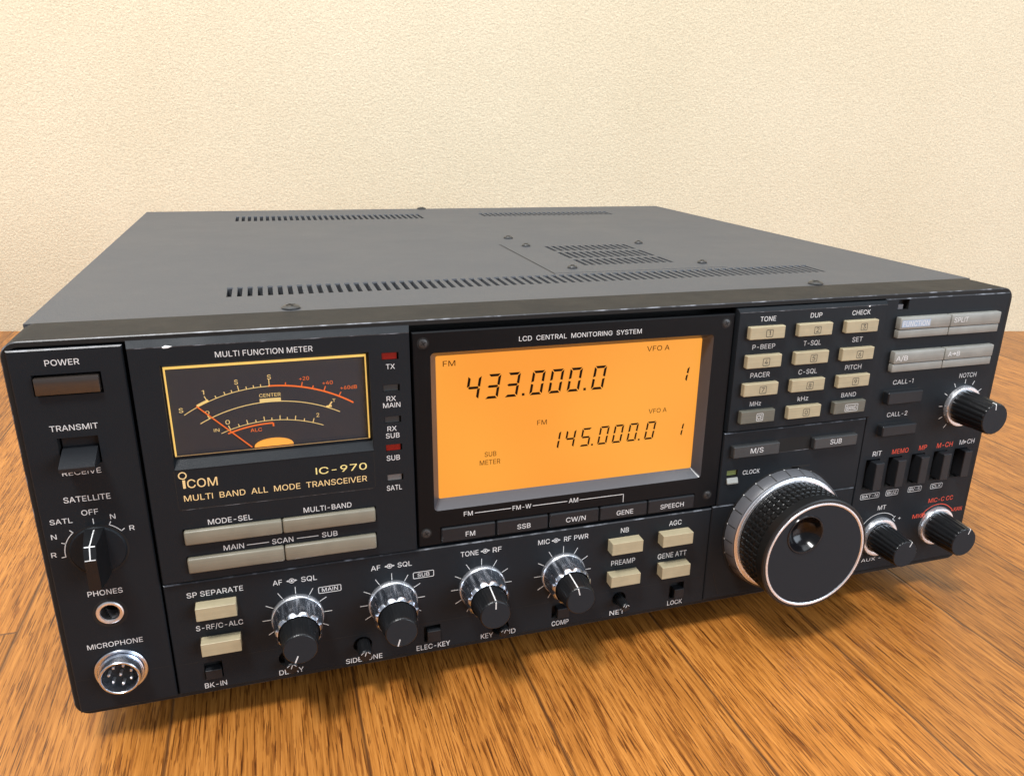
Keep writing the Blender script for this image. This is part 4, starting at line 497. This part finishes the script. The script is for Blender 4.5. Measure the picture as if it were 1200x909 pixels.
# --- meter
mb = MB(); mb.quad((46.8, 1.2, 100.5), (116.9, 1.2, 100.5), (116.9, 1.2, 137.1), (46.8, 1.2, 137.1), METER); meter = build('analogue_meter', mb, radio, 0)
mb = MB(); mb.xprism([(-2.6, 98.0), (-2.6, 98.3), (0.3, 101.7), (0.3, 102.3), (3, 102.3), (3, 98.0)], 46.75, 116.95, PANEL); build('sill', mb, meter, 20)
mb = MB()
for a in ((47.3, 116.1, 135.0, 135.85), (47.3, 116.1, 102.45, 102.7), (47.3, 47.85, 102.7, 135.0), (115.6, 116.1, 102.7, 135.0)): mb.box(a[0], a[1], -0.15, 0.2, a[2], a[3], GLOWY if a[2] > 102.5 else GOLD)
build('lit_frame', mb, meter, 0)
Y = 1.15; mb = MB()
def pol(c, r, a): return c[0]+r*math.sin(math.radians(a)), c[1]+r*math.cos(math.radians(a))
def ang(c, x, z): return math.degrees(math.atan2(x-c[0], z-c[1]))
def rr(c, x, z): return math.hypot(x-c[0], z-c[1])
cS = (80.9, 71.9); rS = 54.0; cC = (81.3, 69.0); rC = 51.0; cI = (81.0, 66.3); rI = 46.5
a0, a1 = ang(cS, 51.7, 117.9), ang(cS, 81.4, 126); mb.arc(*cS, rS, a0, a1, 0.26, Y, GLOWP); mb.arc(*cS, rS+0.1, a1-5+4.6, ang(cS, 111.2, 117.7), 0.62, Y, GLOWO)
mb.arc(*cS, rS+0.4, ang(cS, 56.3, 120.9), ang(cS, 60.2, 122.8), 0.9, Y, GLOWP, 6)
for a, l in [(-22.6, 2.4), (-19.2, 1.0), (-15.8, 1.2), (-13.2, 1.0), (-10.6, 2.0), (-7.8, 1.0), (-5.2, 1.0), (-2.6, 1.0), (0.5, 2.6)]: mb.bar(*pol(cS, rS, a), *pol(cS, rS+l, a), 0.30, Y, GLOWP)
for a, l in [(6.4, 1.0), (12.4, 1.6), (16.6, 1.0), (21.0, 1.8), (27.2, 1.6)]: mb.bar(*pol(cS, rS+0.3, a), *pol(cS, rS+0.3+l, a), 0.36, Y, GLOWO)
mb.arc(*cC, rC, ang(cC, 56.8, 113.9), ang(cC, 105.6, 113.8), 0.30, Y, GLOWP)
mb.box(77.6, 84.95, Y-0.08, Y, 119.95, 121.3, GLOWP)
mb.bar(*pol(cC, rC, -24.5), *pol(cC, rC+1.4, -24.5), 0.4, Y, GLOWP); mb.bar(*pol(cC, rC, 23.2), *pol(cC, rC+2.6, 23.8), 0.5, Y, GLOWP); mb.bar(*pol(cC, rC+0.2, 22.4), *pol(cC, rC+1.0, 24.4), 0.7, Y, GLOWP)
mb.arc(*cI, rI, ang(cI, 63.4, 109.4), ang(cI, 99.3, 109.1), 0.25, Y, GLOWP); mb.arc(*cI, rI-1.1, ang(cI, 65.8, 108.7), ang(cI, 81.5, 111.9), 0.6, Y, GLOWO); mb.bar(81.5, 111.7, 81.5, 110.4, 0.6, Y, GLOWO)
for i, a in enumerate([-18, -14, -10.2, -6.6, -3, 0.2, 3.7, 6.8, 10.3, 14.2, 18.2]): mb.bar(*pol(cI, rI, a), *pol(cI, rI+(1.7 if i % 2 == 0 else 1.0), a), 0.30, Y, GLOWP)
for a in [('S', 50.4, 51.8, 118.5, 1.7), ('S', 69.7, 70.9, 127.5, 1.7), ('S', 80.9, 82.2, 128.5, 1.7), ('CENTER', 77.6, 85.0, 121.9, 1.3), ('0', 65.2, 66.7, 112.7, 1.6), ('IN', 61.0, 62.9, 110.2, 1.2), ('0', 58.9, 60.3, 117.1, 1.3)]: mb.text(*a, Y, GLOWP, 0.012)
mb.text('1', 58.6, 59.4, 124.6, 1.6, Y, GLOWP, 0.02); mb.text('2', 97.0, 98.0, 112.5, 1.5, Y, GLOWP); mb.text('T', 103.1, 104.3, 117.9, 1.2, Y, GLOWP)
for a in [('+20', 91.9, 95.4, 127.2, 1.35), ('+40', 100.0, 103.7, 124.9, 1.35), ('+60dB', 106.3, 112.4, 122.5, 1.35), ('ALC', 73.4, 77.4, 108.9, 1.3)]: mb.text(*a, Y, GLOWO, 0.008)
build('meter_scale', mb, meter, 0)
mb = MB(); mb.bar(73.4, 103.2, 56.3, 120.7, 0.42, 0.55, GLOWO, 0.2); build('needle', mb, meter, 0)
mb = MB(); pts = [(81.1+6.9*math.cos(math.radians(k)), 103.0+2.9*math.sin(math.radians(k))) for k in range(0, 181, 12)]; mb.prism(pts, 0.35, 1.1, GLOWH); build('needle_hub', mb, meter)
mb = MB(); mb.box(47.0, 116.3, -0.55, -0.35, 102.6, 135.9, GLASS); build('window_pane', mb, meter, 0)
# --- indicator lamps
for z, m in ((133.7, REDLAMP), (121.3, DARKLAMP), (108.6, DARKLAMP), (97.1, REDLAMP), (84.5, GREYLAMP)):
    mb = MB(); mb.box(121.7, 127.3, -1.7, -0.9, z, z+2.6, m, 0.12); build('indicator_lamp', mb, radio)
mb = MB(); mb.box(275.4, 280.6, -0.5, 0.2, 67.1, 69.6, GREENLAMP, 0.1); cl = build('clock_lamp', mb, radio)
mb = MB(); mb.xprism([(-1.15, 66.2), (-2.3, 64.0), (-2.3, 63.4), (-1.15, 63.4)], 275.4, 281.0, GREYKEY); build('lamp_ledge', mb, cl, 0)
mb = MB(); mb.box(356.9, 360.2, 0.2, 2.2, 140.3, 142.6, GREYRING, 0.1); build('slide_switch', mb, radio)

# --- keys
def key(kind, x0, x1, z0, z1, yf, yb, m, bev=0.4, legend=None):
    mb = MB(); mb.box(x0, x1, yf, yb, z0, z1, m, bev, 1); k = build(kind, mb, radio, 20)
    g = MB(); g.box(x0-0.55, x1+0.55, yb-0.95, yb-0.85, z0-0.55, z1+0.5, BLACK)
    if kind != 'mode_key': imprint(k, g)
    if legend:
        t = MB(); legend(t, yf); imprint(k, t)
    return k
for x0, x1, z0, z1 in ((47.2, 61.7, 37.3, 42.8), (47.4, 61.8, 21.3, 26.9), (217.8, 232.7, 37.9, 43.7), (242.6, 257.8, 38.0, 43.8), (218.1, 232.5, 21.4, 26.9), (243.4, 257.8, 21.4, 27.4)): key('push_button', x0, x1, z0, z1, -6.4, -0.35, BEIGE, 0.16)
for x0, x1, z0, z1 in ((46.8, 81.1, 68.5, 74.2), (81.4, 116.2, 68.5, 74.2), (46.7, 81.0, 56.7, 62.8), (81.3, 116.0, 56.7, 62.8)):
    mb = MB(); mb.box(x0, x1, -4.2, 0.0, z0, z1, TAUPE, 0.7, 2); build('long_key', mb, radio, 50)
rows = ((132.1, 137.6), (119.2, 124.9), (106.4, 112.1), (93.6, 99.4)); cols = ((276.9, 294.3), (301.3, 318.8), (326.1, 343.4))
caps = [['1', '2', '3'], ['4', '5', '6'], ['7', '8', '9'], ['CE', '0', 'BAND']]
for r, (z0, z1) in enumerate(rows):
    for c_, (x0, x1) in enumerate(cols):
        dark = r == 3 and c_ != 1; s_ = caps[r][c_]
        def lg(t, y, x0=x0, x1=x1, z0=z0, z1=z1, s_=s_, dark=dark):
            m = WHITE if dark else INK; xc = (x0+x1)/2+0.9; hw_ = 3.6 if s_ == 'BAND' else 1.75
            t.rring(xc-hw_, xc+hw_, z0+0.9, z1-1.3, 0.55, 0.24, y, m)
            wd = {1: 0.75, 2: 1.2, 4: 2.75}[len(s_)]
            if s_ == '1': wd = 0.4
            t.text(s_, xc-wd, xc+wd, z0+1.6, 2.05, y, m, 0.012)
        key('keypad_key', x0, x1, z0, z1, -5.0, -1.65, OLIVEKEY if dark else BEIGE, 0.26, lg)
key('band_key', 276.1, 300.2, 76.6, 82.2, -3.7, -0.35, DARKKEY, 0.35, lambda t, y: t.text('M/S', 284.8, 291.5, 78.4, 2.4, y, WHITE))
key('band_key', 319.2, 343.2, 76.4, 81.8, -3.7, -0.35, DARKKEY, 0.35, lambda t, y: t.text('SUB', 327.9, 334.3, 78.2, 2.4, y, WHITE))
g = MB(); g.box(300.8, 318.4, -1.26, -1.1, 75.9, 76.1, EDGE); g.box(300.8, 318.4, -1.24, -1.1, 76.1, 82.8, LIP); imprint(dialp, g)
def dualkey(x0, x1, z0, z1, legend):
    mb = MB(); zm = z0+(z1-z0)*0.40
    mb.box(x0, x1, -3.6, 0.4, zm+0.1, z1, GREYKEY, 0.5, 2); mb.box(x0, x1, -3.2, 0.4, z0, zm-0.1, GREYKEY, 0.35, 2); k = build('function_key', mb, radio, 40)
    t = MB(); legend(t, -3.6); imprint(k, t)
    g = MB(); g.box(x0-0.4, x1+0.4, -0.75, -0.65, z0-0.5, z1+0.5, BLACK); imprint(k, g)
def l1(t, y): t.quad((357.9, y-0.02, 132.6), (374.1, y-0.02, 132.6), (374.1, y-0.02, 135.9), (357.9, y-0.02, 135.9), BLUEBOX); t.text('FUNCTION', 358.5, 373.6, 133.0, 2.4, y, WHITE, 0.008)
dualkey(356.9, 386.0, 127.4, 137.1, l1)
dualkey(386.4, 416.3, 127.3, 137.1, lambda t, y: t.text('SPLIT', 388.1, 396.5, 133.3, 2.3, y, WHITE))
dualkey(356.9, 386.2, 111.0, 120.9, lambda t, y: t.text('A/B', 358.0, 364.7, 116.6, 2.3, y, WHITE))
def l4(t, y):
    t.text('A', 388.4, 390.6, 116.7, 2.3, y, WHITE); t.text('B', 393.6, 395.5, 116.7, 2.3, y, WHITE); t.bar(390.9, 117.9, 392.2, 117.9, 0.4, y, WHITE); t.prism([(393.3, 117.9), (392.0, 118.7), (392.0, 117.1)], y-0.05, y, WHITE)
dualkey(386.6, 416.1, 111.0, 120.9, l4)
key('call_key', 357.2, 377.4, 95.0, 101.0, -4.0, 0.3, BLACKKEY, 0.45); key('call_key', 357.2, 377.4, 78.6, 84.0, -4.0, 0.3, BLACKKEY, 0.45)
for i, x in enumerate((356.6, 369.9, 384.0, 398.0, 411.2)):
    mb = MB(); mb.box(x, x+5.0, -4.6, 2.2, 50.4+0.2*i, 65.0+0.1*i, BLACKKEY, 0.3, 1); build('lever_switch', mb, radio, 15)
for x0, x1, tx in ((142.7, 165.7, 'FM'), (166.3, 189.1, 'SSB'), (189.7, 212.6, 'CW/N'), (213.2, 235.9, 'GENE'), (236.4, 259.5, 'SPEECH')):
    w_ = {'FM': (152.8, 156.8), 'SSB': (175.2, 181.1), 'CW/N': (197.2, 206.3), 'GENE': (221.0, 229.0), 'SPEECH': (242.4, 254.1)}[tx]
    key('mode_key', x0, x1, 53.4, 59.9, -1.5, 1.2, BLACKKEY, 0.45, lambda t, y, w_=w_, tx=tx: t.text(tx, w_[0], w_[1], 55.1, 2.2, y, WHITE))
for x0, x1, z0, z1 in ((47.2, 53.2, 7.6, 11.9), (135.4, 141.1, 6.8, 12.2), (194.4, 200.0, 7.2, 12.0), (253.0, 258.0, 6.9, 11.7)):
    mb = MB(); mb.box(x0, x1, -2.4, 1.5, z0, z1, BLACKKEY, 0.2); build('slide_switch', mb, radio)
for x, z, r, yl in TRIMMERS:
    mb = MB(); mb.lathe(x, z, [(2, r), (yl+0.6, r*0.92), (yl, r*0.72)], KNOB, 40, rf=lambda t, k, q: q*(1+0.03*math.cos(12*t)), cap1=True); k = build('trimmer_knob', mb, radio)
    mb = MB(); mb.bar(x-0.3, z+0.2, x+0.3, z+r*0.68, 0.28, yl, WHITE); mb.arc(x, z, r*0.74, 22, 60, 0.24, yl, WHITE, 6); mb.arc(x, z, r*0.74, -60, -25, 0.24, yl, WHITE, 6); build('pointer_line', mb, k, 0)

# --- four dual knobs: fluted chrome skirt under a ribbed black cap
def dual_knob(cx, cz, a):
    def fl(t, k, r):
        d = (0, 0, 0, 0.20, 0.65, 0.80, 0.45, 0.0, 0.0)[k]
        return r-d*(0.5+0.5*math.cos(t*11))**2.6
    mb = MB(); mb.lathe(cx, cz, [(-3.2, 9.8), (-3.3, 9.75), (-3.5, 9.65), (-4.3, 9.5), (-8.5, 9.25), (-12.3, 9.05), (-12.9, 8.85), (-13.9, 7.9), (-12.6, 7.6)], CHROME, 192, rf=fl); mb.lathe(cx, cz, [(-1.2, 10.0), (-2.6, 10.2), (-3.2, 10.05), (-3.6, 9.6)], TRIM, 96); k = build('dual_knob', mb, radio, 50)
    mb = MB(); n = 36
    mb.lathe(cx, cz, [(-12.6, 7.9), (-12.7, 7.4)], BLACK, 72)
    mb.lathe(cx, cz, [(-12.5, 7.5), (-13.6, 7.5), (-23.0, 6.55), (-23.8, 6.35), (-24.1, 5.95)], KNOB, n*4, rf=lambda t, q, r: r*(1-(0.018 if q in (1, 2) else 0.008)*(1-math.cos(n*t))/2)); mb.disc(cx, cz, 5.97, -24.1, FACE); kc = build('cap', mb, k, 50)
    mb = MB(); ra = math.radians(a); s_, c_ = math.sin(ra), math.cos(ra); pts = [(-13.9, 7.56), (-23.0, 6.62), (-24.16, 6.0), (-24.17, 2.9)]
    for (ya, p), (yb, q) in zip(pts[:-1], pts[1:]):
        mb.quad(*[(cx+r*s_+w_*c_, y, cz+r*c_-w_*s_) for r, y, w_ in ((p, ya, -0.26), (p, ya, 0.26), (q, yb, 0.26), (q, yb, -0.26))], WHITE)
    build('pointer_line', mb, kc, 0)
dual_knob(*KC['main'], -157); dual_knob(*KC['sub'], -164); dual_knob(*KC['tone'], 1); dual_knob(*KC['mic'], -14)
# --- three single knobs on satin rings
def single_knob(cx, cz, rf_, yf, a):
    mb = MB(); mb.lathe(cx, cz, [(-0.65, 10.6), (-2.4, 10.5), (-3.0, 10.1), (-3.2, 9.0), (-3.0, 8.2)], TRIM, 72); k = build('control_knob', mb, radio, 40)
    n = 20; mb = MB(); r0_ = rf_+0.9
    mb.lathe(cx, cz, [(-3.0, r0_), (-3.4, r0_), (yf+1.0, rf_), (yf+0.3, rf_*0.985), (yf, rf_*0.93)], KNOB, n*6, rf=lambda t, q, r: r-(0.42 if q in (1, 2) else 0.2)*(abs(math.sin(n*t/2))**4)); mb.disc(cx, cz, rf_*0.93, yf, FACE); kc = build('cap', mb, k, 50)
    mb = MB(); ra = math.radians(a); s_, c_ = math.sin(ra), math.cos(ra); pts = [(yf+2.2, rf_+0.1), (yf+0.3, rf_+0.06), (yf-0.07, rf_*0.95), (yf-0.07, rf_*0.62)]
    for (ya, p), (yb, q) in zip(pts[:-1], pts[1:]): mb.quad(*[(cx+r*s_+w_*c_, y, cz+r*c_-w_*s_) for r, y, w_ in ((p, ya, -0.26), (p, ya, 0.26), (q, yb, 0.26), (q, yb, -0.26))], WHITE)
    build('pointer_line', mb, kc, 0)
single_knob(405.95, 89.4, 7.8, -21.5, -8); single_knob(368.8, 21.9, 7.1, -20.5, 25); single_knob(405.1, 22.9, 7.7, -20.5, 20)

# --- display
mb = MB(); fx0, fx1, fz0, fz1 = 140.1, 262.0, 68.0, 134.6; ix0, ix1, iz0, iz1, yi = 143.0, 259.4, 71.0, 131.9, 4.4
o4 = rrect(fx0, fx1, fz0, fz1, 1.6, 4); i4 = rrect(ix0, ix1, iz0, iz1, 0.7, 4); n = len(o4)
for k in range(n):
    j = (k+1) % n; mb.quad((o4[k][0], -0.62, o4[k][1]), (o4[j][0], -0.62, o4[j][1]), (i4[j][0], yi, i4[j][1]), (i4[k][0], yi, i4[k][1]), SILL)
for cxx, czz, a in ((fx1, fz1, 0), (fx0, fz1, 1), (fx0, fz0, 2), (fx1, fz0, 3)):
    sub = o4[a*5:a*5+5]; mb.add([(cxx, -0.62, czz)]+[(p[0], -0.62, p[1]) for p in sub], [tuple(range(6))], LCDP)
sb = build('screen_bezel', mb, radio, 25)
mb = MB(); mb.quad((ix0-.5, yi+0.3, iz0-.5), (ix1+.5, yi+0.3, iz0-.5), (ix1+.5, yi+0.3, iz1+.5), (ix0-.5, yi+0.3, iz1+.5), LCD); lcd = build('display_screen', mb, radio, 0)
YL = yi+0.3
SEGS = {'0': 'abcdef', '1': 'bc', '3': 'abgcd', '4': 'fgbc', '5': 'afgcd'}
def digit(mb, ch, x, z, w_, h, t_, sl):
    def pt(u, v): return (x+u+sl*v, z+v)
    hh = h/2; g_ = t_*0.16
    def hseg(v, lo, hi):
        a, b2 = g_+t_*0.5, w_-g_-t_*0.5
        vv = {'a': [(a-t_*.35, v), (b2+t_*.35, v), (b2-t_*.5, v-t_), (a+t_*.5, v-t_)], 'd': [(a-t_*.35, v), (a+t_*.5, v+t_), (b2-t_*.5, v+t_), (b2+t_*.35, v)], 'g': [(a-t_*.2, v), (a+t_*.35, v+t_/2), (b2-t_*.35, v+t_/2), (b2+t_*.2, v), (b2-t_*.35, v-t_/2), (a+t_*.35, v-t_/2)]}[lo]
        mb.prism([pt(*p) for p in vv], YL-0.1, YL-0.04, SEG)
    def vseg(left, v0, v1):
        e0 = v0+g_+(t_*0.25 if v0 == 0 else t_*0.12); e1 = v1-g_-(t_*0.25 if v1 == h else t_*0.12)
        u0, u1 = (0, t_) if left else (w_, w_-t_)
        oi0 = t_*0.85 if v0 == 0 else t_*0.35; oi1 = t_*0.85 if v1 == h else t_*0.35
        mb.prism([pt(u0, e0), pt(u0, e1), pt(u1, e1-oi1), pt(u1, e0+oi0)], YL-0.1, YL-0.04, SEG)
    for s_ in SEGS[ch]:
        if s_ == 'a': hseg(h, 'a', 0)
        elif s_ == 'd': hseg(0, 'd', 0)
        elif s_ == 'g': hseg(hh, 'g', 0)
        else: vseg(s_ in 'ef', *((hh, h) if s_ in 'bf' else (0, hh)))
mb = MB()
for ch, x in zip('4330000', (154.5, 162.6, 170.8, 181.4, 189.5, 197.7, 208.5)): digit(mb, ch, x, 112.55, 5.45, 10.3, 1.06, 0.16)
for x in (178.9, 205.8): mb.box(x-0.55, x+0.55, YL-0.1, YL-0.04, 112.6, 113.7, SEG)
for ch, x in zip('1450000', (190.4, 197.3, 204.4, 212.6, 219.4, 226.4, 234.8)): digit(mb, ch, x, 87.25, 4.35, 8.3, 0.80, 0.16)
for x in (210.3, 232.4): mb.box(x-0.4, x+0.4, YL-0.1, YL-0.04, 87.2, 88.0, SEG)
digit(mb, '1', 253.55-4.2, 112.5, 4.2, 7.1, 0.85, 0.16); digit(mb, '1', 253.3-4.0, 87.1, 4.0, 6.3, 0.68, 0.16)
build('digits', mb, lcd, 0)
mb = MB()
for a in [('FM', 145.9, 150.9, 127.4, 2.2), ('VFO A', 233.5, 244.1, 127.6, 2.2), ('FM', 185.2, 189.4, 99.1, 2.1), ('VFO A', 236.3, 245.0, 99.4, 2.0), ('SUB', 162.6, 167.6, 87.3, 2.1), ('METER', 160.5, 169.3, 83.7, 2.1)]: mb.text(*a, YL, SEGB, 0.004)
imprint(lcd, mb)
for x, z in ((137.4, 138.6), (267.3, 139.1), (136.5, 58.5), (266.3, 58.7)):
    mb = MB(); mb.lathe(x, z, [(-0.55, 2.3), (-0.72, 2.3), (-0.72, 1.95), (-0.65, 1.9)], BLACK, 24); mb.lathe(x, z, [(-0.6, 1.85), (-1.0, 1.7), (-1.2, 1.1)], DARKSCREW, 24, cap1=True)
    for a in (0.5, 0.5+math.pi/2): mb.bar(x-1.1*math.cos(a), z-1.1*math.sin(a), x+1.1*math.cos(a), z+1.1*math.sin(a), 0.42, -1.18, BLACK)
    build('screw', mb, lcdp)

# --- main tuning dial
dx, dz = 308.6, 35.7
mb = MB(); mb.lathe(dx, dz, [(-0.95, 32.0), (-1.25, 32.0), (-1.25, 31.2)], BLACK, 96); mb.lathe(dx, dz, [(-1.2, 31.0), (-1.7, 31.1), (-7.0, 30.1), (-7.4, 29.7)], GREYRING, 128)  # black ring paints in the shadow and recess at the dial's base
dial = build('tuning_dial', mb, radio, 40)
mb = MB()
for k in range(25):
    a = math.radians(-5+14.4*k); s_, c_ = math.sin(a), math.cos(a)
    for (ya, p), (yb, q), m, w_ in (((-1.6, 31.15), (-7.1, 30.14), INK, 0.22), ((-1.2, 31.2), (-1.9, 31.14), WHITE, 0.3)):
        mb.quad(*[(dx+(r+0.03)*s_+u*c_, y, dz+(r+0.03)*c_-u*s_) for r, y, u in ((p, ya, -w_), (p, ya, w_), (q, yb, w_), (q, yb, -w_))], m)
imprint(dial, mb)
mb = MB(); mb.lathe(dx, dz, [(-7.4, 29.4), (-7.7, 29.1), (-7.9, 28.7), (-8.0, 28.2), (-8.6, 28.1), (-8.7, 27.3)], TRIM, 128); build('trim_ring', mb, dial, 40)
rowsr = []; y = -8.9
prof = [(-8.8, 27.0, 0)]
for k in range(4):
    ya = -9.2-k*3.4; prof += [(ya, 26.7, 0), (ya-0.3, 27.5, 1), (ya-2.7, 27.5, 1), (ya-3.0, 26.7, 0)]
prof += [(-22.9, 26.7, 0), (-23.0, 27.6, 2), (-27.6, 27.6, 2), (-28.1, 27.0, 2), (-28.15, 25.6, 2)]
NB = 58
def knurl(t, k, r):
    if prof[k][2] != 1: return r
    ph = (t*NB/(2*math.pi)) % 1; return r if 0.14 < ph < 0.86 else 26.9
mb = MB(); mb.lathe(dx, dz, [(a, b2) for a, b2, c_ in prof], RUB, NB*8, rf=knurl); build('rubber_grip', mb, dial, 30)
mb = MB(); mb.lathe(dx, dz, [(-28.0, 26.1), (-28.45, 25.95), (-28.55, 25.4), (-28.45, 24.95), (-28.2, 24.75)], TRIM, 128); build('trim_ring', mb, dial, 40)
ux, uz = 301.6, 47.3; ru = 8.8; fr_ = 24.9; n = 96; mb = MB()
o_ = [(dx+fr_*math.cos(2*math.pi*i/n), dz+fr_*math.sin(2*math.pi*i/n)) for i in range(n)]; i_ = [(ux+ru*math.cos(2*math.pi*i/n), uz+ru*math.sin(2*math.pi*i/n)) for i in range(n)]
for k in range(n): j = (k+1) % n; mb.quad((o_[k][0], -28.2, o_[k][1]), (o_[j][0], -28.2, o_[j][1]), (i_[j][0], -28.2, i_[j][1]), (i_[k][0], -28.2, i_[k][1]), FACE)
build('face', mb, dial, 30)
mb = MB(); mb.lathe(ux, uz, [(-28.15, 9.5), (-28.6, 9.2), (-28.6, 8.7), (-28.0, 8.2), (-26.0, 7.4), (-23.6, 5.2), (-22.6, 2.8), (-22.3, 0.02)], DIMPLE, 64); build('finger_dimple', mb, dial, 40)

# --- feet
for x, y in ((40, 40), (385, 40), (40, 350), (385, 350)):
    mb = MB(); n = 32; pr_ = [(12, 3.2), (12, -13.5), (11, -15)]; vs = [(x+a*math.cos(2*math.pi*i/n), y+a*math.sin(2*math.pi*i/n), z) for a, z in pr_ for i in range(n)]
    mb.add(vs, [(k*n+i, k*n+(i+1) % n, (k+1)*n+(i+1) % n, (k+1)*n+i) for k in range(2) for i in range(n)]+[tuple(2*n+i for i in range(n))], RUB); build('foot', mb, radio)
